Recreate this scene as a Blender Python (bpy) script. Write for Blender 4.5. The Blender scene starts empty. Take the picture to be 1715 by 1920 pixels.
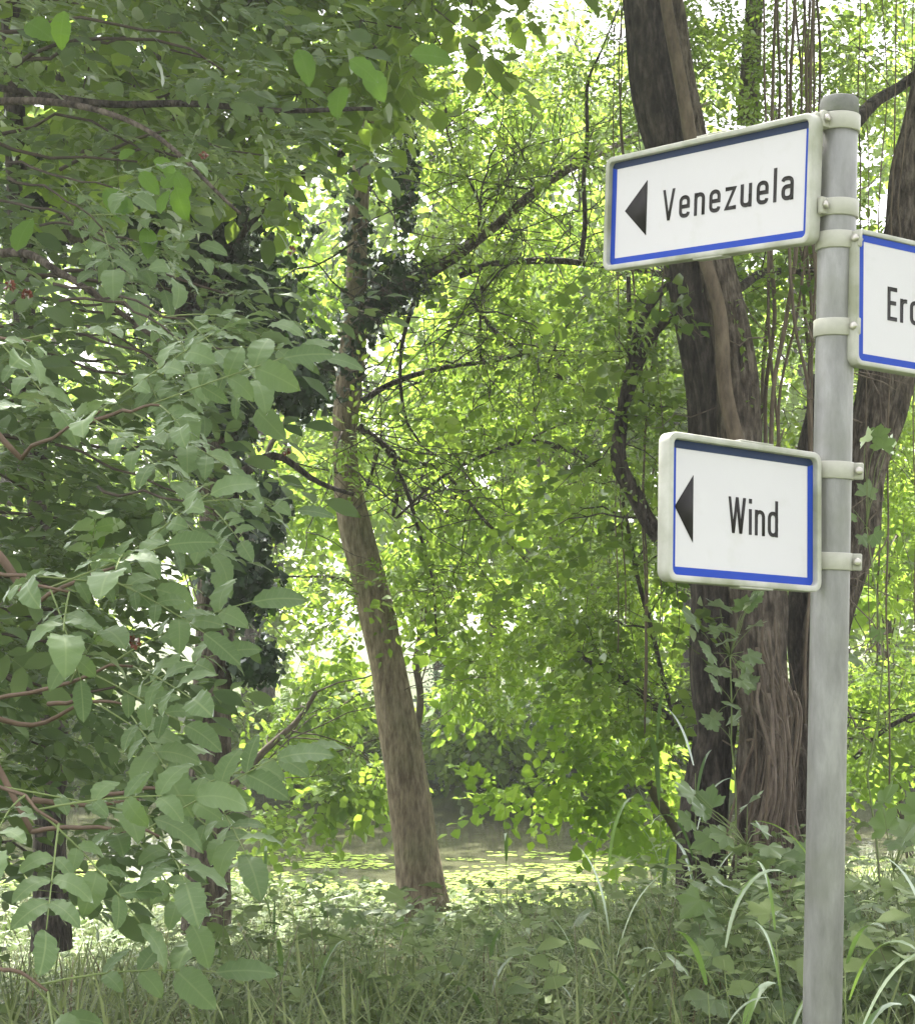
import bpy, math
import numpy as np
from math import pi

scene = bpy.context.scene
col = scene.collection

# ------------------------------------------------------------------ camera
F_PX, CX, CY, CAM_H = 3045.0, 857.5, 960.0, 1.6
PITCH = math.atan((1150 - 960) / F_PX)
cd = bpy.data.cameras.new('camera')
cam = bpy.data.objects.new('camera', cd)
col.objects.link(cam)
cd.sensor_fit = 'HORIZONTAL'
cd.sensor_width = 36.0
cd.lens = F_PX / 1715.0 * 36.0
cd.clip_start = 0.05
cd.clip_end = 2000
cam.location = (0, 0, CAM_H)
cam.rotation_euler = (pi / 2 + PITCH, 0, 0)
scene.camera = cam

# ------------------------------------------------------------------ light
VEIL_DENSITY = .0026
SUN_EL, SUN_AZ = math.radians(62), math.radians(-14)   # azimuth measured from +Y towards +X
world = bpy.data.worlds.new('World')
scene.world = world
world.use_nodes = True
nt = world.node_tree
nt.nodes.clear()
out = nt.nodes.new('ShaderNodeOutputWorld')
bg = nt.nodes.new('ShaderNodeBackground')
sky = nt.nodes.new('ShaderNodeTexSky')
sky.sky_type = 'NISHITA'
sky.sun_disc = False
sky.sun_elevation = SUN_EL
sky.sun_rotation = SUN_AZ
sky.dust_density = 4.0
sky.air_density = 1.0
bg.inputs['Strength'].default_value = 0.15
hz = nt.nodes.new('ShaderNodeRGBToBW')          # thin bright haze: the sky is close to white
nt.links.new(sky.outputs[0], hz.inputs[0])
hc = nt.nodes.new('ShaderNodeMix')
hc.data_type = 'RGBA'
hc.blend_type = 'MULTIPLY'
hc.inputs[0].default_value = 1.0
nt.links.new(hz.outputs[0], hc.inputs[6])
hc.inputs[7].default_value = (1.02, .99, 1.01, 1)
hm = nt.nodes.new('ShaderNodeMix')
hm.data_type = 'RGBA'
hm.inputs[0].default_value = .86
nt.links.new(sky.outputs[0], hm.inputs[6])
nt.links.new(hc.outputs[2], hm.inputs[7])
nt.links.new(hm.outputs[2], bg.inputs[0])
nt.links.new(bg.outputs[0], out.inputs[0])
sd = bpy.data.lights.new('sun', 'SUN')
sun = bpy.data.objects.new('sun', sd)
col.objects.link(sun)
sd.energy = 3.7
sd.angle = math.radians(0.6)
sd.color = (1.0, 0.95, 0.86)
sun.location = (0, 0, 40)
sun.rotation_euler = (-(pi / 2 - SUN_EL), 0, -SUN_AZ)
scene.view_settings.view_transform = 'Standard'
scene.view_settings.look = 'None'
scene.view_settings.exposure = 2.5
scene.view_settings.gamma = 1.0
scene.view_settings.use_curve_mapping = False
scene.cycles.max_bounces = 8
scene.cycles.diffuse_bounces = 5
scene.cycles.glossy_bounces = 3
scene.cycles.transmission_bounces = 5
scene.cycles.transparent_max_bounces = 6
scene.cycles.use_denoising = True
scene.cycles.sample_clamp_indirect = 6.0

# ------------------------------------------------------------------ helpers
R_ = np.array([1.0, 0, 0])
FW = np.array([0, math.cos(PITCH), math.sin(PITCH)])
UP = np.array([0, -math.sin(PITCH), math.cos(PITCH)])
CAMP = np.array([0, 0, CAM_H])


def at(px, py, Y):
    d = (px - CX) / F_PX * R_ - (py - CY) / F_PX * UP + FW
    return CAMP + d * (Y / d[1])


def sm(a, b, x):
    t = np.clip((np.asarray(x, float) - a) / (b - a), 0, 1)
    return t * t * (3 - 2 * t)


_r0 = np.random.RandomState(5)
_wf = _r0.normal(0, 1, (40, 3))
_wf /= np.linalg.norm(_wf, axis=1)[:, None]
_wp = _r0.uniform(0, 6.28, 40)


def noise3(P, s=1.0, o=0):
    """smooth pseudo noise, about -1..1, from a handful of plane waves"""
    P = np.asarray(P, float) * s
    v = 0
    for k in range(9):
        q = (k + o * 7) % 40
        v = v + np.sin(P @ (_wf[q] * (1 + 0.17 * k)) * 2.2 + _wp[q] + 1.3 * np.sin(P @ _wf[(q + 11) % 40] + _wp[(q + 3) % 40]))
    return v / 3.6


def ground_z(x, y):
    x = np.asarray(x, float)
    y = np.asarray(y, float)
    wob = 0.35 * np.sin(x * 0.7 + 1) + 0.2 * np.sin(x * 1.9)
    z = -0.34 * sm(4, 11, y)
    z = z - 1.15 * sm(11.3, 13.0, y + wob)
    z = z + 1.25 * sm(20.4, 22.4, y + 0.6 * np.sin(x * 0.35 + 0.6) + wob * 0.5)
    z = z + 0.03 * np.sin(x * 3.1 + y * 2.3) + 0.02 * np.sin(x * 7.3 - y * 5.9)
    return z


class Acc:
    """collects triangles/quads, material slots and a per-vertex 'leaf' vector (across, along, tint)"""

    def __init__(s):
        s.V, s.Q, s.T, s.qm, s.tm, s.L, s.n = [], [], [], [], [], [], 0

    def add(s, V, quads=None, tris=None, mat=0, luv=None):
        V = np.asarray(V, float).reshape(-1, 3)
        if quads is not None and len(quads):
            q = np.asarray(quads, int) + s.n
            s.Q.append(q)
            s.qm.append(np.full(len(q), mat))
        if tris is not None and len(tris):
            t = np.asarray(tris, int) + s.n
            s.T.append(t)
            s.tm.append(np.full(len(t), mat))
        s.V.append(V)
        s.L.append(np.zeros((len(V), 3)) if luv is None else np.asarray(luv, float))
        s.n += len(V)
        return s

    def inst(s, tpl, M, P, scale=1.0, tint=None):
        """tpl = (V, tris, trimats, luv); M (k,3,3) columns are the local axes; P (k,3)"""
        V, T, tm, L = tpl
        k = len(P)
        if k == 0:
            return s
        scale = np.broadcast_to(np.asarray(scale, float), (k,))
        W = np.einsum('kij,nj->kni', M, V) * scale[:, None, None] + P[:, None, :]
        TT = T[None] + (np.arange(k) * len(V))[:, None, None] + s.n
        s.T.append(TT.reshape(-1, 3))
        s.tm.append(np.tile(tm, k))
        s.V.append(W.reshape(-1, 3))
        LL = np.tile(L, (k, 1)).reshape(k, len(V), 3)
        if tint is not None:
            LL[:, :, 2] = np.clip(LL[:, :, 2] + np.asarray(tint)[:, None], 0, 1)
        s.L.append(LL.reshape(-1, 3))
        s.n += k * len(V)
        return s

    def data(s, name, mats, smooth=False):
        V = np.concatenate(s.V)
        Q = np.concatenate(s.Q) if s.Q else np.zeros((0, 4), int)
        T = np.concatenate(s.T) if s.T else np.zeros((0, 3), int)
        me = bpy.data.meshes.new(name)
        me.vertices.add(len(V))
        me.vertices.foreach_set('co', V.astype(np.float32).ravel())
        me.loops.add(Q.size + T.size)
        me.loops.foreach_set('vertex_index', np.concatenate([Q.ravel(), T.ravel()]).astype(np.int32))
        me.polygons.add(len(Q) + len(T))
        st = np.concatenate([np.arange(len(Q)) * 4, Q.size + np.arange(len(T)) * 3]).astype(np.int32)
        me.polygons.foreach_set('loop_start', st)
        mi = np.concatenate([np.concatenate(s.qm) if s.qm else np.zeros(0), np.concatenate(s.tm) if s.tm else np.zeros(0)]).astype(np.int32)
        for m in (mats if isinstance(mats, (list, tuple)) else [mats]):
            me.materials.append(m)
        me.polygons.foreach_set('material_index', mi)
        if smooth:
            me.polygons.foreach_set('use_smooth', np.ones(len(mi), bool))
        at_ = me.attributes.new('leaf', 'FLOAT_VECTOR', 'POINT')
        at_.data.foreach_set('vector', np.concatenate(s.L).astype(np.float32).ravel())
        me.update(calc_edges=True)
        return me

    def build(s, name, mats, parent=None, smooth=False, **tags):
        return link(name, s.data(name, mats, smooth), parent, **tags)


def link(name, data, parent=None, loc=None, **tags):
    o = bpy.data.objects.new(name, data)
    col.objects.link(o)
    if parent is not None:
        o.parent = parent
    if loc is not None:
        o.location = loc
    for k, v in tags.items():
        if v is not None:
            o[k] = v
    return o


def thing(name, label, cat, group=None, loc=(0, 0, 0)):
    return link(name, None, None, loc, label=label, category=cat, group=group)


def frames(P):
    P = np.asarray(P, float)
    T = np.gradient(P, axis=0)
    T /= np.linalg.norm(T, axis=1)[:, None] + 1e-12
    ref = np.array([0.02, 1.0, 0.03]) if abs(T[:, 1]).mean() < 0.8 else np.array([0, 0.05, 1.0])
    A = np.cross(T, ref)
    A /= np.linalg.norm(A, axis=1)[:, None]
    B = np.cross(A, T)
    return T, A, B


def resample(P, r, n):
    """Catmull-Rom resample of control points and radii"""
    P = np.asarray(P, float)
    r = np.asarray(r, float)
    k = len(P)
    if k == 2:
        t = np.linspace(0, 1, n)[:, None]
        return P[0] * (1 - t) + P[1] * t, r[0] * (1 - t[:, 0]) + r[1] * t[:, 0]
    PP = np.vstack([2 * P[0] - P[1], P, 2 * P[-1] - P[-2]])
    u = np.linspace(0, k - 1, n)
    i = np.minimum(u.astype(int), k - 2)
    f = (u - i)[:, None]
    p0, p1, p2, p3 = PP[i], PP[i + 1], PP[i + 2], PP[i + 3]
    X = 0.5 * (2 * p1 + (p2 - p0) * f + (2 * p0 - 5 * p1 + 4 * p2 - p3) * f ** 2 + (3 * p1 - p0 - 3 * p2 + p3) * f ** 3)
    rr = r[i] * (1 - f[:, 0]) + r[i + 1] * f[:, 0]
    return X, rr


def tube(acc, P, r, seg=8, mat=0, bump=None, cap=True):
    """tube along P with radii r; bump(theta, P) -> radial multiplier"""
    P = np.asarray(P, float)
    n = len(P)
    T, A, B = frames(P)
    th = np.arange(seg) * 2 * pi / seg
    c, s_ = np.cos(th), np.sin(th)
    D = A[:, None, :] * c[None, :, None] + B[:, None, :] * s_[None, :, None]
    rr = np.broadcast_to(np.asarray(r, float), (n,))[:, None] * np.ones((1, seg))
    if bump is not None:
        rr = rr * bump(th[None, :] * np.ones((n, 1)), P[:, None, :] + D * rr[:, :, None])
    V = (P[:, None, :] + D * rr[:, :, None]).reshape(-1, 3)
    i = np.arange(n - 1)[:, None] * seg
    j = np.arange(seg)[None, :]
    j2 = (j + 1) % seg
    q = np.stack([i + j, i + j2, i + seg + j2, i + seg + j], -1).reshape(-1, 4)
    tris = []
    if cap:
        for a in range(1, seg - 1):
            tris.append((0, a + 1, a))
            b = (n - 1) * seg
            tris.append((b, b + a, b + a + 1))
    acc.add(V, quads=q, tris=tris, mat=mat)
    return acc


def bark_bump(depth=0.06, freq=14, o=0, zs=3.0, fiss=1.0):
    def f(th, X):
        z = X[..., 2] * zs
        q = np.stack([np.cos(th) * freq * .16, np.sin(th) * freq * .16, z * .35], -1)
        w = noise3(q, 1.0, o) * 1.6
        ridge = np.abs(np.sin(th * freq * .5 + w * 1.5 + 0.6 * np.sin(z * .7)))
        ridge = np.minimum(ridge * 1.7, 1.0)
        low = noise3(X, 2.3, o + 2) * 0.05
        fine = noise3(np.stack([np.cos(th) * 6, np.sin(th) * 6, z * 1.5], -1), 1.0, o + 1) * .4
        return 1 + low + depth * (ridge * fiss + fine - .6)
    return f


# ------------------------------------------------------------------ materials
def new_mat(name):
    m = bpy.data.materials.new(name)
    m.use_nodes = True
    n = m.node_tree
    n.nodes.clear()
    o = n.nodes.new('ShaderNodeOutputMaterial')
    return m, n, o


def N(n, kind, **kw):
    x = n.nodes.new(kind)
    for k, v in kw.items():
        setattr(x, k, v)
    return x


def ramp(n, fac, stops):
    r = N(n, 'ShaderNodeValToRGB')
    el = r.color_ramp.elements
    while len(el) > 1:
        el.remove(el[0])
    el[0].position = stops[0][0]
    el[0].color = (*stops[0][1], 1)
    for p, c in stops[1:]:
        e = el.new(p)
        e.color = (*c, 1)
    n.links.new(fac, r.inputs[0])
    return r.outputs[0]


def leaf_mat(name, dark, light, trans_d, trans_l, gloss=0.35, rough=0.42, tmix=0.5, vein=0.0):
    """two-sided leaf: diffuse + translucent + a waxy sheen; 'leaf' attribute = (across, along, tint)"""
    m, n, o = new_mat(name)
    L = n.links.new
    a = N(n, 'ShaderNodeAttribute', attribute_name='leaf')
    sep = N(n, 'ShaderNodeSeparateXYZ')
    L(a.outputs['Vector'], sep.inputs[0])
    g = N(n, 'ShaderNodeNewGeometry')
    nz = N(n, 'ShaderNodeTexNoise')
    nz.inputs['Scale'].default_value = 9.0
    nz.inputs['Detail'].default_value = 2
    L(g.outputs['Position'], nz.inputs['Vector'])
    ad = N(n, 'ShaderNodeMath', operation='MULTIPLY_ADD')
    L(nz.outputs[0], ad.inputs[0])
    ad.inputs[1].default_value = 0.5
    L(sep.outputs[2], ad.inputs[2])
    sb = N(n, 'ShaderNodeMath', operation='SUBTRACT')
    L(ad.outputs[0], sb.inputs[0])
    sb.inputs[1].default_value = 0.25
    dc = ramp(n, sb.outputs[0], [(0.0, dark), (1.0, light)])
    tc = ramp(n, sb.outputs[0], [(0.0, trans_d), (1.0, trans_l)])
    if vein > 0:
        # midrib and side veins from the leaf's own coordinates
        ab = N(n, 'ShaderNodeMath', operation='ABSOLUTE')
        L(sep.outputs[0], ab.inputs[0])
        k = N(n, 'ShaderNodeMath', operation='MULTIPLY_ADD')   # along - 0.6*|across|
        L(ab.outputs[0], k.inputs[0])
        k.inputs[1].default_value = -0.55
        L(sep.outputs[1], k.inputs[2])
        ks = N(n, 'ShaderNodeMath', operation='MULTIPLY')
        L(k.outputs[0], ks.inputs[0])
        ks.inputs[1].default_value = 60.0
        sn = N(n, 'ShaderNodeMath', operation='SINE')
        L(ks.outputs[0], sn.inputs[0])
        v1 = N(n, 'ShaderNodeMapRange')
        L(sn.outputs[0], v1.inputs[0])
        v1.inputs[1].default_value = 0.86
        v1.inputs[2].default_value = 1.0
        v1.inputs[4].default_value = 0.45
        v2 = N(n, 'ShaderNodeMapRange')
        L(ab.outputs[0], v2.inputs[0])
        v2.inputs[1].default_value = 0.022
        v2.inputs[2].default_value = 0.008
        mx = N(n, 'ShaderNodeMath', operation='MAXIMUM')
        L(v1.outputs[0], mx.inputs[0])
        L(v2.outputs[0], mx.inputs[1])
        ml = N(n, 'ShaderNodeMath', operation='MULTIPLY')
        L(mx.outputs[0], ml.inputs[0])
        ml.inputs[1].default_value = vein
        mc = N(n, 'ShaderNodeMix', data_type='RGBA')
        L(ml.outputs[0], mc.inputs[0])
        L(dc, mc.inputs[6])
        mc.inputs[7].default_value = (0.26, 0.34, 0.14, 1)
        dc = mc.outputs[2]
    d = N(n, 'ShaderNodeBsdfDiffuse')
    L(dc, d.inputs[0])
    t = N(n, 'ShaderNodeBsdfTranslucent')
    L(tc, t.inputs[0])
    add = N(n, 'ShaderNodeMixShader')
    add.inputs[0].default_value = tmix
    L(d.outputs[0], add.inputs[1])
    L(t.outputs[0], add.inputs[2])
    gl = N(n, 'ShaderNodeBsdfGlossy')
    gl.inputs['Roughness'].default_value = rough
    gl.inputs[0].default_value = (0.9, 0.95, 0.9, 1)
    fr = N(n, 'ShaderNodeFresnel')
    fr.inputs[0].default_value = 1.4
    fm = N(n, 'ShaderNodeMath', operation='MULTIPLY')
    L(fr.outputs[0], fm.inputs[0])
    fm.inputs[1].default_value = gloss
    mx = N(n, 'ShaderNodeMixShader')
    L(fm.outputs[0], mx.inputs[0])
    L(add.outputs[0], mx.inputs[1])
    L(gl.outputs[0], mx.inputs[2])
    L(mx.outputs[0], o.inputs[0])
    return m


def rough_mat(name, stops, scale=8.0, stretch=(1, 1, 1), rough=0.85, bump=0.3, bscale=None, detail=6, metallic=0.0, spec=0.3, moss=None, bdist=.01):
    m, n, o = new_mat(name)
    L = n.links.new
    g = N(n, 'ShaderNodeTexCoord')
    mp = N(n, 'ShaderNodeMapping')
    mp.inputs['Scale'].default_value = stretch
    L(g.outputs['Object'], mp.inputs[0])
    z = N(n, 'ShaderNodeTexNoise')
    z.inputs['Scale'].default_value = scale
    z.inputs['Detail'].default_value = detail
    z.inputs['Roughness'].default_value = 0.65
    L(mp.outputs[0], z.inputs['Vector'])
    c = ramp(n, z.outputs[0], stops)
    if moss:
        z2 = N(n, 'ShaderNodeTexNoise')
        z2.inputs['Scale'].default_value = moss[1]
        z2.inputs['Detail'].default_value = 5
        L(g.outputs['Object'], z2.inputs['Vector'])
        mr = N(n, 'ShaderNodeMapRange')
        L(z2.outputs[0], mr.inputs[0])
        mr.inputs[1].default_value = moss[2]
        mr.inputs[2].default_value = moss[3]
        mr.inputs[4].default_value = moss[4]
        mm = N(n, 'ShaderNodeMix', data_type='RGBA')
        L(mr.outputs[0], mm.inputs[0])
        L(c, mm.inputs[6])
        mm.inputs[7].default_value = (*moss[0], 1)
        c = mm.outputs[2]
    p = N(n, 'ShaderNodeBsdfPrincipled')
    L(c, p.inputs['Base Color'])
    p.inputs['Roughness'].default_value = rough
    p.inputs['Metallic'].default_value = metallic
    p.inputs['Specular IOR Level'].default_value = spec
    if bump > 0:
        b = N(n, 'ShaderNodeBump')
        b.inputs['Strength'].default_value = bump
        b.inputs['Distance'].default_value = bdist
        if bscale:
            z3 = N(n, 'ShaderNodeTexNoise')
            z3.inputs['Scale'].default_value = bscale
            z3.inputs['Detail'].default_value = 8
            L(mp.outputs[0], z3.inputs['Vector'])
            L(z3.outputs[0], b.inputs['Height'])
        else:
            L(z.outputs[0], b.inputs['Height'])
        L(b.outputs[0], p.inputs['Normal'])
    L(p.outputs[0], o.inputs[0])
    return m


M = {}
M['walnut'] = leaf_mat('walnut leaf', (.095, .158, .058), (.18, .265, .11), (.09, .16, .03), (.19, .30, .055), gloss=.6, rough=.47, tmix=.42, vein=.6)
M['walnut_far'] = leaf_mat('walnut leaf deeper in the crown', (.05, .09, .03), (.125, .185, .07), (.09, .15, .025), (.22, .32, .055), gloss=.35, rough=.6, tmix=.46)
M['bright'] = leaf_mat('thin yellow green leaf', (.06, .105, .02), (.15, .215, .035), (.18, .31, .035), (.40, .55, .07), gloss=.12, tmix=.62)
M['young'] = leaf_mat('young thin leaf', (.06, .13, .025), (.11, .20, .04), (.16, .34, .025), (.28, .48, .05), gloss=.3, tmix=.6, vein=.3)
M['mid'] = leaf_mat('green leaf', (.052, .09, .024), (.118, .175, .045), (.15, .27, .03), (.34, .48, .055), gloss=.2, tmix=.55)
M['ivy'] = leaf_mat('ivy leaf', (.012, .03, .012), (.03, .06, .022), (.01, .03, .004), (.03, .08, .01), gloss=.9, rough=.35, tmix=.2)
M['herb'] = leaf_mat('nettle leaf', (.10, .15, .052), (.23, .30, .11), (.08, .13, .03), (.18, .27, .06), gloss=.35, rough=.5, tmix=.35, vein=0.0)
M['lobed'] = leaf_mat('lobed leaf', (.10, .145, .065), (.19, .25, .115), (.09, .19, .03), (.20, .36, .06), gloss=.8, rough=.5, tmix=.35, vein=.35)
M['grass'] = leaf_mat('grass blade', (.11, .15, .055), (.29, .335, .14), (.12, .18, .04), (.30, .40, .09), gloss=.6, rough=.45, tmix=.35)
M['reed'] = leaf_mat('reed blade', (.09, .15, .065), (.19, .30, .08), (.10, .20, .04), (.30, .48, .08), gloss=.35, rough=.55, tmix=.35)
M['greybush'] = leaf_mat('silvery leaf', (.11, .17, .12), (.20, .28, .20), (.08, .16, .06), (.16, .28, .10), gloss=.8, tmix=.35)
M['dry'] = leaf_mat('dry straw', (.16, .12, .07), (.34, .27, .16), (.08, .06, .03), (.16, .12, .06), gloss=.2, tmix=.2)
M['weed'] = leaf_mat('duckweed', (.17, .26, .035), (.32, .42, .08), (.2, .35, .05), (.3, .5, .08), gloss=.15, tmix=.1)
M['stemgreen'] = rough_mat('green stem', [(0.2, (.12, .17, .05)), (.8, (.22, .28, .10))], 30, bump=0, rough=.6)
M['redstem'] = rough_mat('red brown stem', [(0.2, (.085, .06, .04)), (.8, (.16, .105, .07))], 30, bump=0, rough=.7)
M['twig'] = rough_mat('twig bark', [(0.3, (.035, .028, .02)), (.7, (.09, .07, .05))], 20, bump=0)
M['bark_smooth'] = rough_mat('grey brown smooth bark', [(0.36, (.10, .075, .05)), (.5, (.20, .16, .11)), (.66, (.30, .25, .18))], 12, (3, 3, .8), bump=1.0, bscale=22, bdist=.025, moss=((.10, .13, .05), 2.2, .5, .72, .4))
M['bark_dark'] = rough_mat('dark furrowed bark', [(0.36, (.016, .013, .011)), (.5, (.05, .042, .034)), (.64, (.12, .10, .085))], 11, (3.0, 3.0, .8), bump=1.0, bscale=20, bdist=.04)
M['bark_brown'] = rough_mat('brown furrowed bark', [(0.36, (.03, .023, .017)), (.5, (.10, .08, .062)), (.64, (.21, .175, .14))], 11, (3.0, 3.0, .8), bump=1.0, bscale=20, bdist=.04)
M['liana'] = rough_mat('liana bark', [(0.3, (.07, .052, .038)), (.7, (.20, .155, .11))], 14, (2, 2, .6), bump=.5)
M['root'] = rough_mat('fibrous dry stem', [(0.3, (.075, .058, .045)), (.7, (.25, .20, .155))], 20, (2, 2, .5), bump=.3)
M['soil'] = rough_mat('leaf litter and soil', [(0.25, (.035, .035, .018)), (.55, (.06, .07, .03)), (.8, (.11, .12, .05))], 5, bump=.6, bscale=30)
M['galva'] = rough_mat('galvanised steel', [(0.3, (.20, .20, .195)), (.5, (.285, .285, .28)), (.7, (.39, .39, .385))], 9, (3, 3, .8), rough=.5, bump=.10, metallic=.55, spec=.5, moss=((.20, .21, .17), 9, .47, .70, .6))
M['cap'] = rough_mat('weathered grey plastic', [(0.3, (.13, .135, .12)), (.7, (.22, .225, .21))], 30, bump=.2, moss=((.10, .13, .05), 20, .5, .7, .5))
M['frame'] = rough_mat('weathered cream frame', [(0.2, (.42, .42, .37)), (.6, (.54, .54, .49))], 14, rough=.5, bump=.03, spec=.4, moss=((.20, .22, .12), 10, .42, .66, .75))
M['clamp'] = rough_mat('cream coated clamp', [(0.2, (.37, .37, .31)), (.7, (.50, .495, .43))], 22, rough=.5, bump=.03, moss=((.33, .33, .20), 30, .55, .8, .5))
M['panel'] = rough_mat('white sign film', [(0.2, (.62, .605, .625)), (.8, (.68, .665, .69))], 3, rough=.5, bump=0, spec=.3, moss=((.48, .48, .42), 26, .60, .82, .30))
M['blue'] = rough_mat('blue sign film', [(0.2, (.008, .05, .40)), (.8, (.012, .06, .44))], 6, rough=.5, bump=0, spec=.2)
M['shaded_blue'] = rough_mat('blue film with painted shade', [(0.2, (.006, .022, .075)), (.8, (.008, .028, .09))], 6, rough=.5, bump=0, spec=.2)  # the border blue with the shade under the top lip painted in
M['black'] = rough_mat('black film', [(0.2, (.016, .014, .014)), (.8, (.022, .02, .02))], 6, rough=.6, bump=0, spec=.25)
M['bolt'] = rough_mat('zinc bolt', [(0.2, (.45, .43, .38)), (.8, (.6, .58, .52))], 60, rough=.35, bump=0, metallic=.8)
M['redleaf'] = leaf_mat('red brown gall', (.14, .045, .03), (.24, .09, .055), (.1, .03, .02), (.2, .06, .04), gloss=.3, tmix=.3)

# water
m, n, o = new_mat('muddy pond water')
p = N(n, 'ShaderNodeBsdfPrincipled')
g = N(n, 'ShaderNodeNewGeometry')
z = N(n, 'ShaderNodeTexNoise')
z.inputs['Scale'].default_value = 1.3
z.inputs['Detail'].default_value = 4
n.links.new(g.outputs['Position'], z.inputs['Vector'])
n.links.new(ramp(n, z.outputs[0], [(0.3, (.075, .08, .045)), (.7, (.11, .115, .065))]), p.inputs['Base Color'])
p.inputs['Roughness'].default_value = .08
p.inputs['Specular IOR Level'].default_value = .5
b = N(n, 'ShaderNodeBump')
b.inputs['Strength'].default_value = .12
b.inputs['Distance'].default_value = .02
z2 = N(n, 'ShaderNodeTexNoise')
z2.inputs['Scale'].default_value = 7
n.links.new(g.outputs['Position'], z2.inputs['Vector'])
n.links.new(z2.outputs[0], b.inputs['Height'])
n.links.new(b.outputs[0], p.inputs['Normal'])
n.links.new(p.outputs[0], o.inputs[0])
M['water'] = m
# far meadow grass
m, n, o = new_mat('ground with grass and litter')
p = N(n, 'ShaderNodeBsdfPrincipled')
g = N(n, 'ShaderNodeNewGeometry')
z = N(n, 'ShaderNodeTexNoise')
z.inputs['Scale'].default_value = 2.2
z.inputs['Detail'].default_value = 9
n.links.new(g.outputs['Position'], z.inputs['Vector'])
n.links.new(ramp(n, z.outputs[0], [(0.3, (.03, .035, .016)), (.5, (.055, .075, .025)), (.7, (.10, .13, .04))]), p.inputs['Base Color'])
p.inputs['Roughness'].default_value = 1
b = N(n, 'ShaderNodeBump')
b.inputs['Strength'].default_value = .8
b.inputs['Distance'].default_value = .05
z2 = N(n, 'ShaderNodeTexNoise')
z2.inputs['Scale'].default_value = 22
z2.inputs['Detail'].default_value = 6
n.links.new(g.outputs['Position'], z2.inputs['Vector'])
n.links.new(z2.outputs[0], b.inputs['Height'])
n.links.new(b.outputs[0], p.inputs['Normal'])
n.links.new(p.outputs[0], o.inputs[0])
M['ground'] = m

# ------------------------------------------------------------------ leaf templates: (V, tris, mats, luv)


def norm(v):
    v = np.asarray(v, float)
    return v / (np.linalg.norm(v, axis=-1, keepdims=True) + 1e-12)


def make_leaf(n=6, width=.36, serr=0.0, fold=.18, curl=.12, tint=.5, seed=0, power=1.0, pointy=.75):
    """leaf along +Y of length 1, normal +Z"""
    rs = np.random.RandomState(seed)
    t = np.linspace(0, 1, n + 1)
    w = width * (np.sin(pi * np.clip(t, 0, 1) ** pointy)) ** power
    w[0] = .01
    w[-1] = 0
    V, Lu, T = [], [], []
    ph = rs.uniform(0, 6)
    for i in range(n + 1):
        zc = -curl * (t[i] - .3) ** 2 * 2
        wl = w[i] * (1 + serr * ((i % 2) - .5))
        wr = w[i] * (1 + serr * (((i + 1) % 2) - .5))
        zz = fold
        rip = .025 * math.sin(ph + i * 2.1)
        V += [(-wl, t[i] - .02 * (i % 2) * (serr > 0), zc + wl * zz + rip), (0, t[i], zc), (wr, t[i], zc + wr * zz - rip)]
        Lu += [(-wl, t[i], tint), (0, t[i], tint), (wr, t[i], tint)]
    for i in range(n):
        a = 3 * i
        for s in (0, 1):
            p, q, r, u = a + s, a + s + 1, a + s + 4, a + s + 3
            if i == 0:
                T += [(p, r, u)] if s == 0 and False else [(p, q, r), (p, r, u)]
            else:
                T += [(p, q, r), (p, r, u)]
    return np.array(V), np.array(T), np.zeros(len(T), int), np.array(Lu)


def simple_leaf(width=.32, fold=.2):
    V = np.array([(0, 0, 0), (-width, .35, fold * width), (-width * .75, .68, fold * width * .6 - .03), (0, 1, -.1), (width * .75, .68, fold * width * .6 - .03), (width, .35, fold * width), (0, .5, 0.0)])
    T = np.array([(0, 6, 1), (1, 6, 2), (2, 6, 3), (3, 6, 4), (4, 6, 5), (5, 6, 0)])
    return V, T, np.zeros(6, int), np.column_stack([V[:, 0], V[:, 1], np.full(7, .5)])


def lobed_leaf(lobes=5, tint=.5, seed=0, deep=.45):
    """maple / grape like leaf: lobes around the stalk point, tip towards +Y, size about 1"""
    rs = np.random.RandomState(seed)
    rim, n = [], lobes * 6
    for i in range(n + 1):
        a = -2.45 + 4.9 * i / n
        r = [1 - deep, .90 - deep * .35, .80, 1.0, .86, .92 - deep * .35][i % 6]
        r *= .60 - .14 * abs(a) / 2.45 + rs.uniform(-.03, .03)
        rim.append((math.sin(a) * r, .28 + math.cos(a) * r, .10 * r * math.cos(lobes * a * 1.0) - .10 * r * r))
    V = [(0, .18, 0)] + rim
    T = [(0, i + 1, i) for i in range(1, n + 1)]
    V = np.array(V)
    return V, np.array(T), np.zeros(len(T), int), np.column_stack([V[:, 0], V[:, 1], np.full(len(V), tint)])


def basis(Y, Zhint):
    """rotation matrices with columns X,Y,Z; Y along leaf, Z about Zhint"""
    Y = norm(Y)
    Z = Zhint - (Zhint * Y).sum(-1, keepdims=True) * Y
    Z = norm(Z)
    X = np.cross(Y, Z)
    return np.stack([X, Y, Z], -1)


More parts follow.
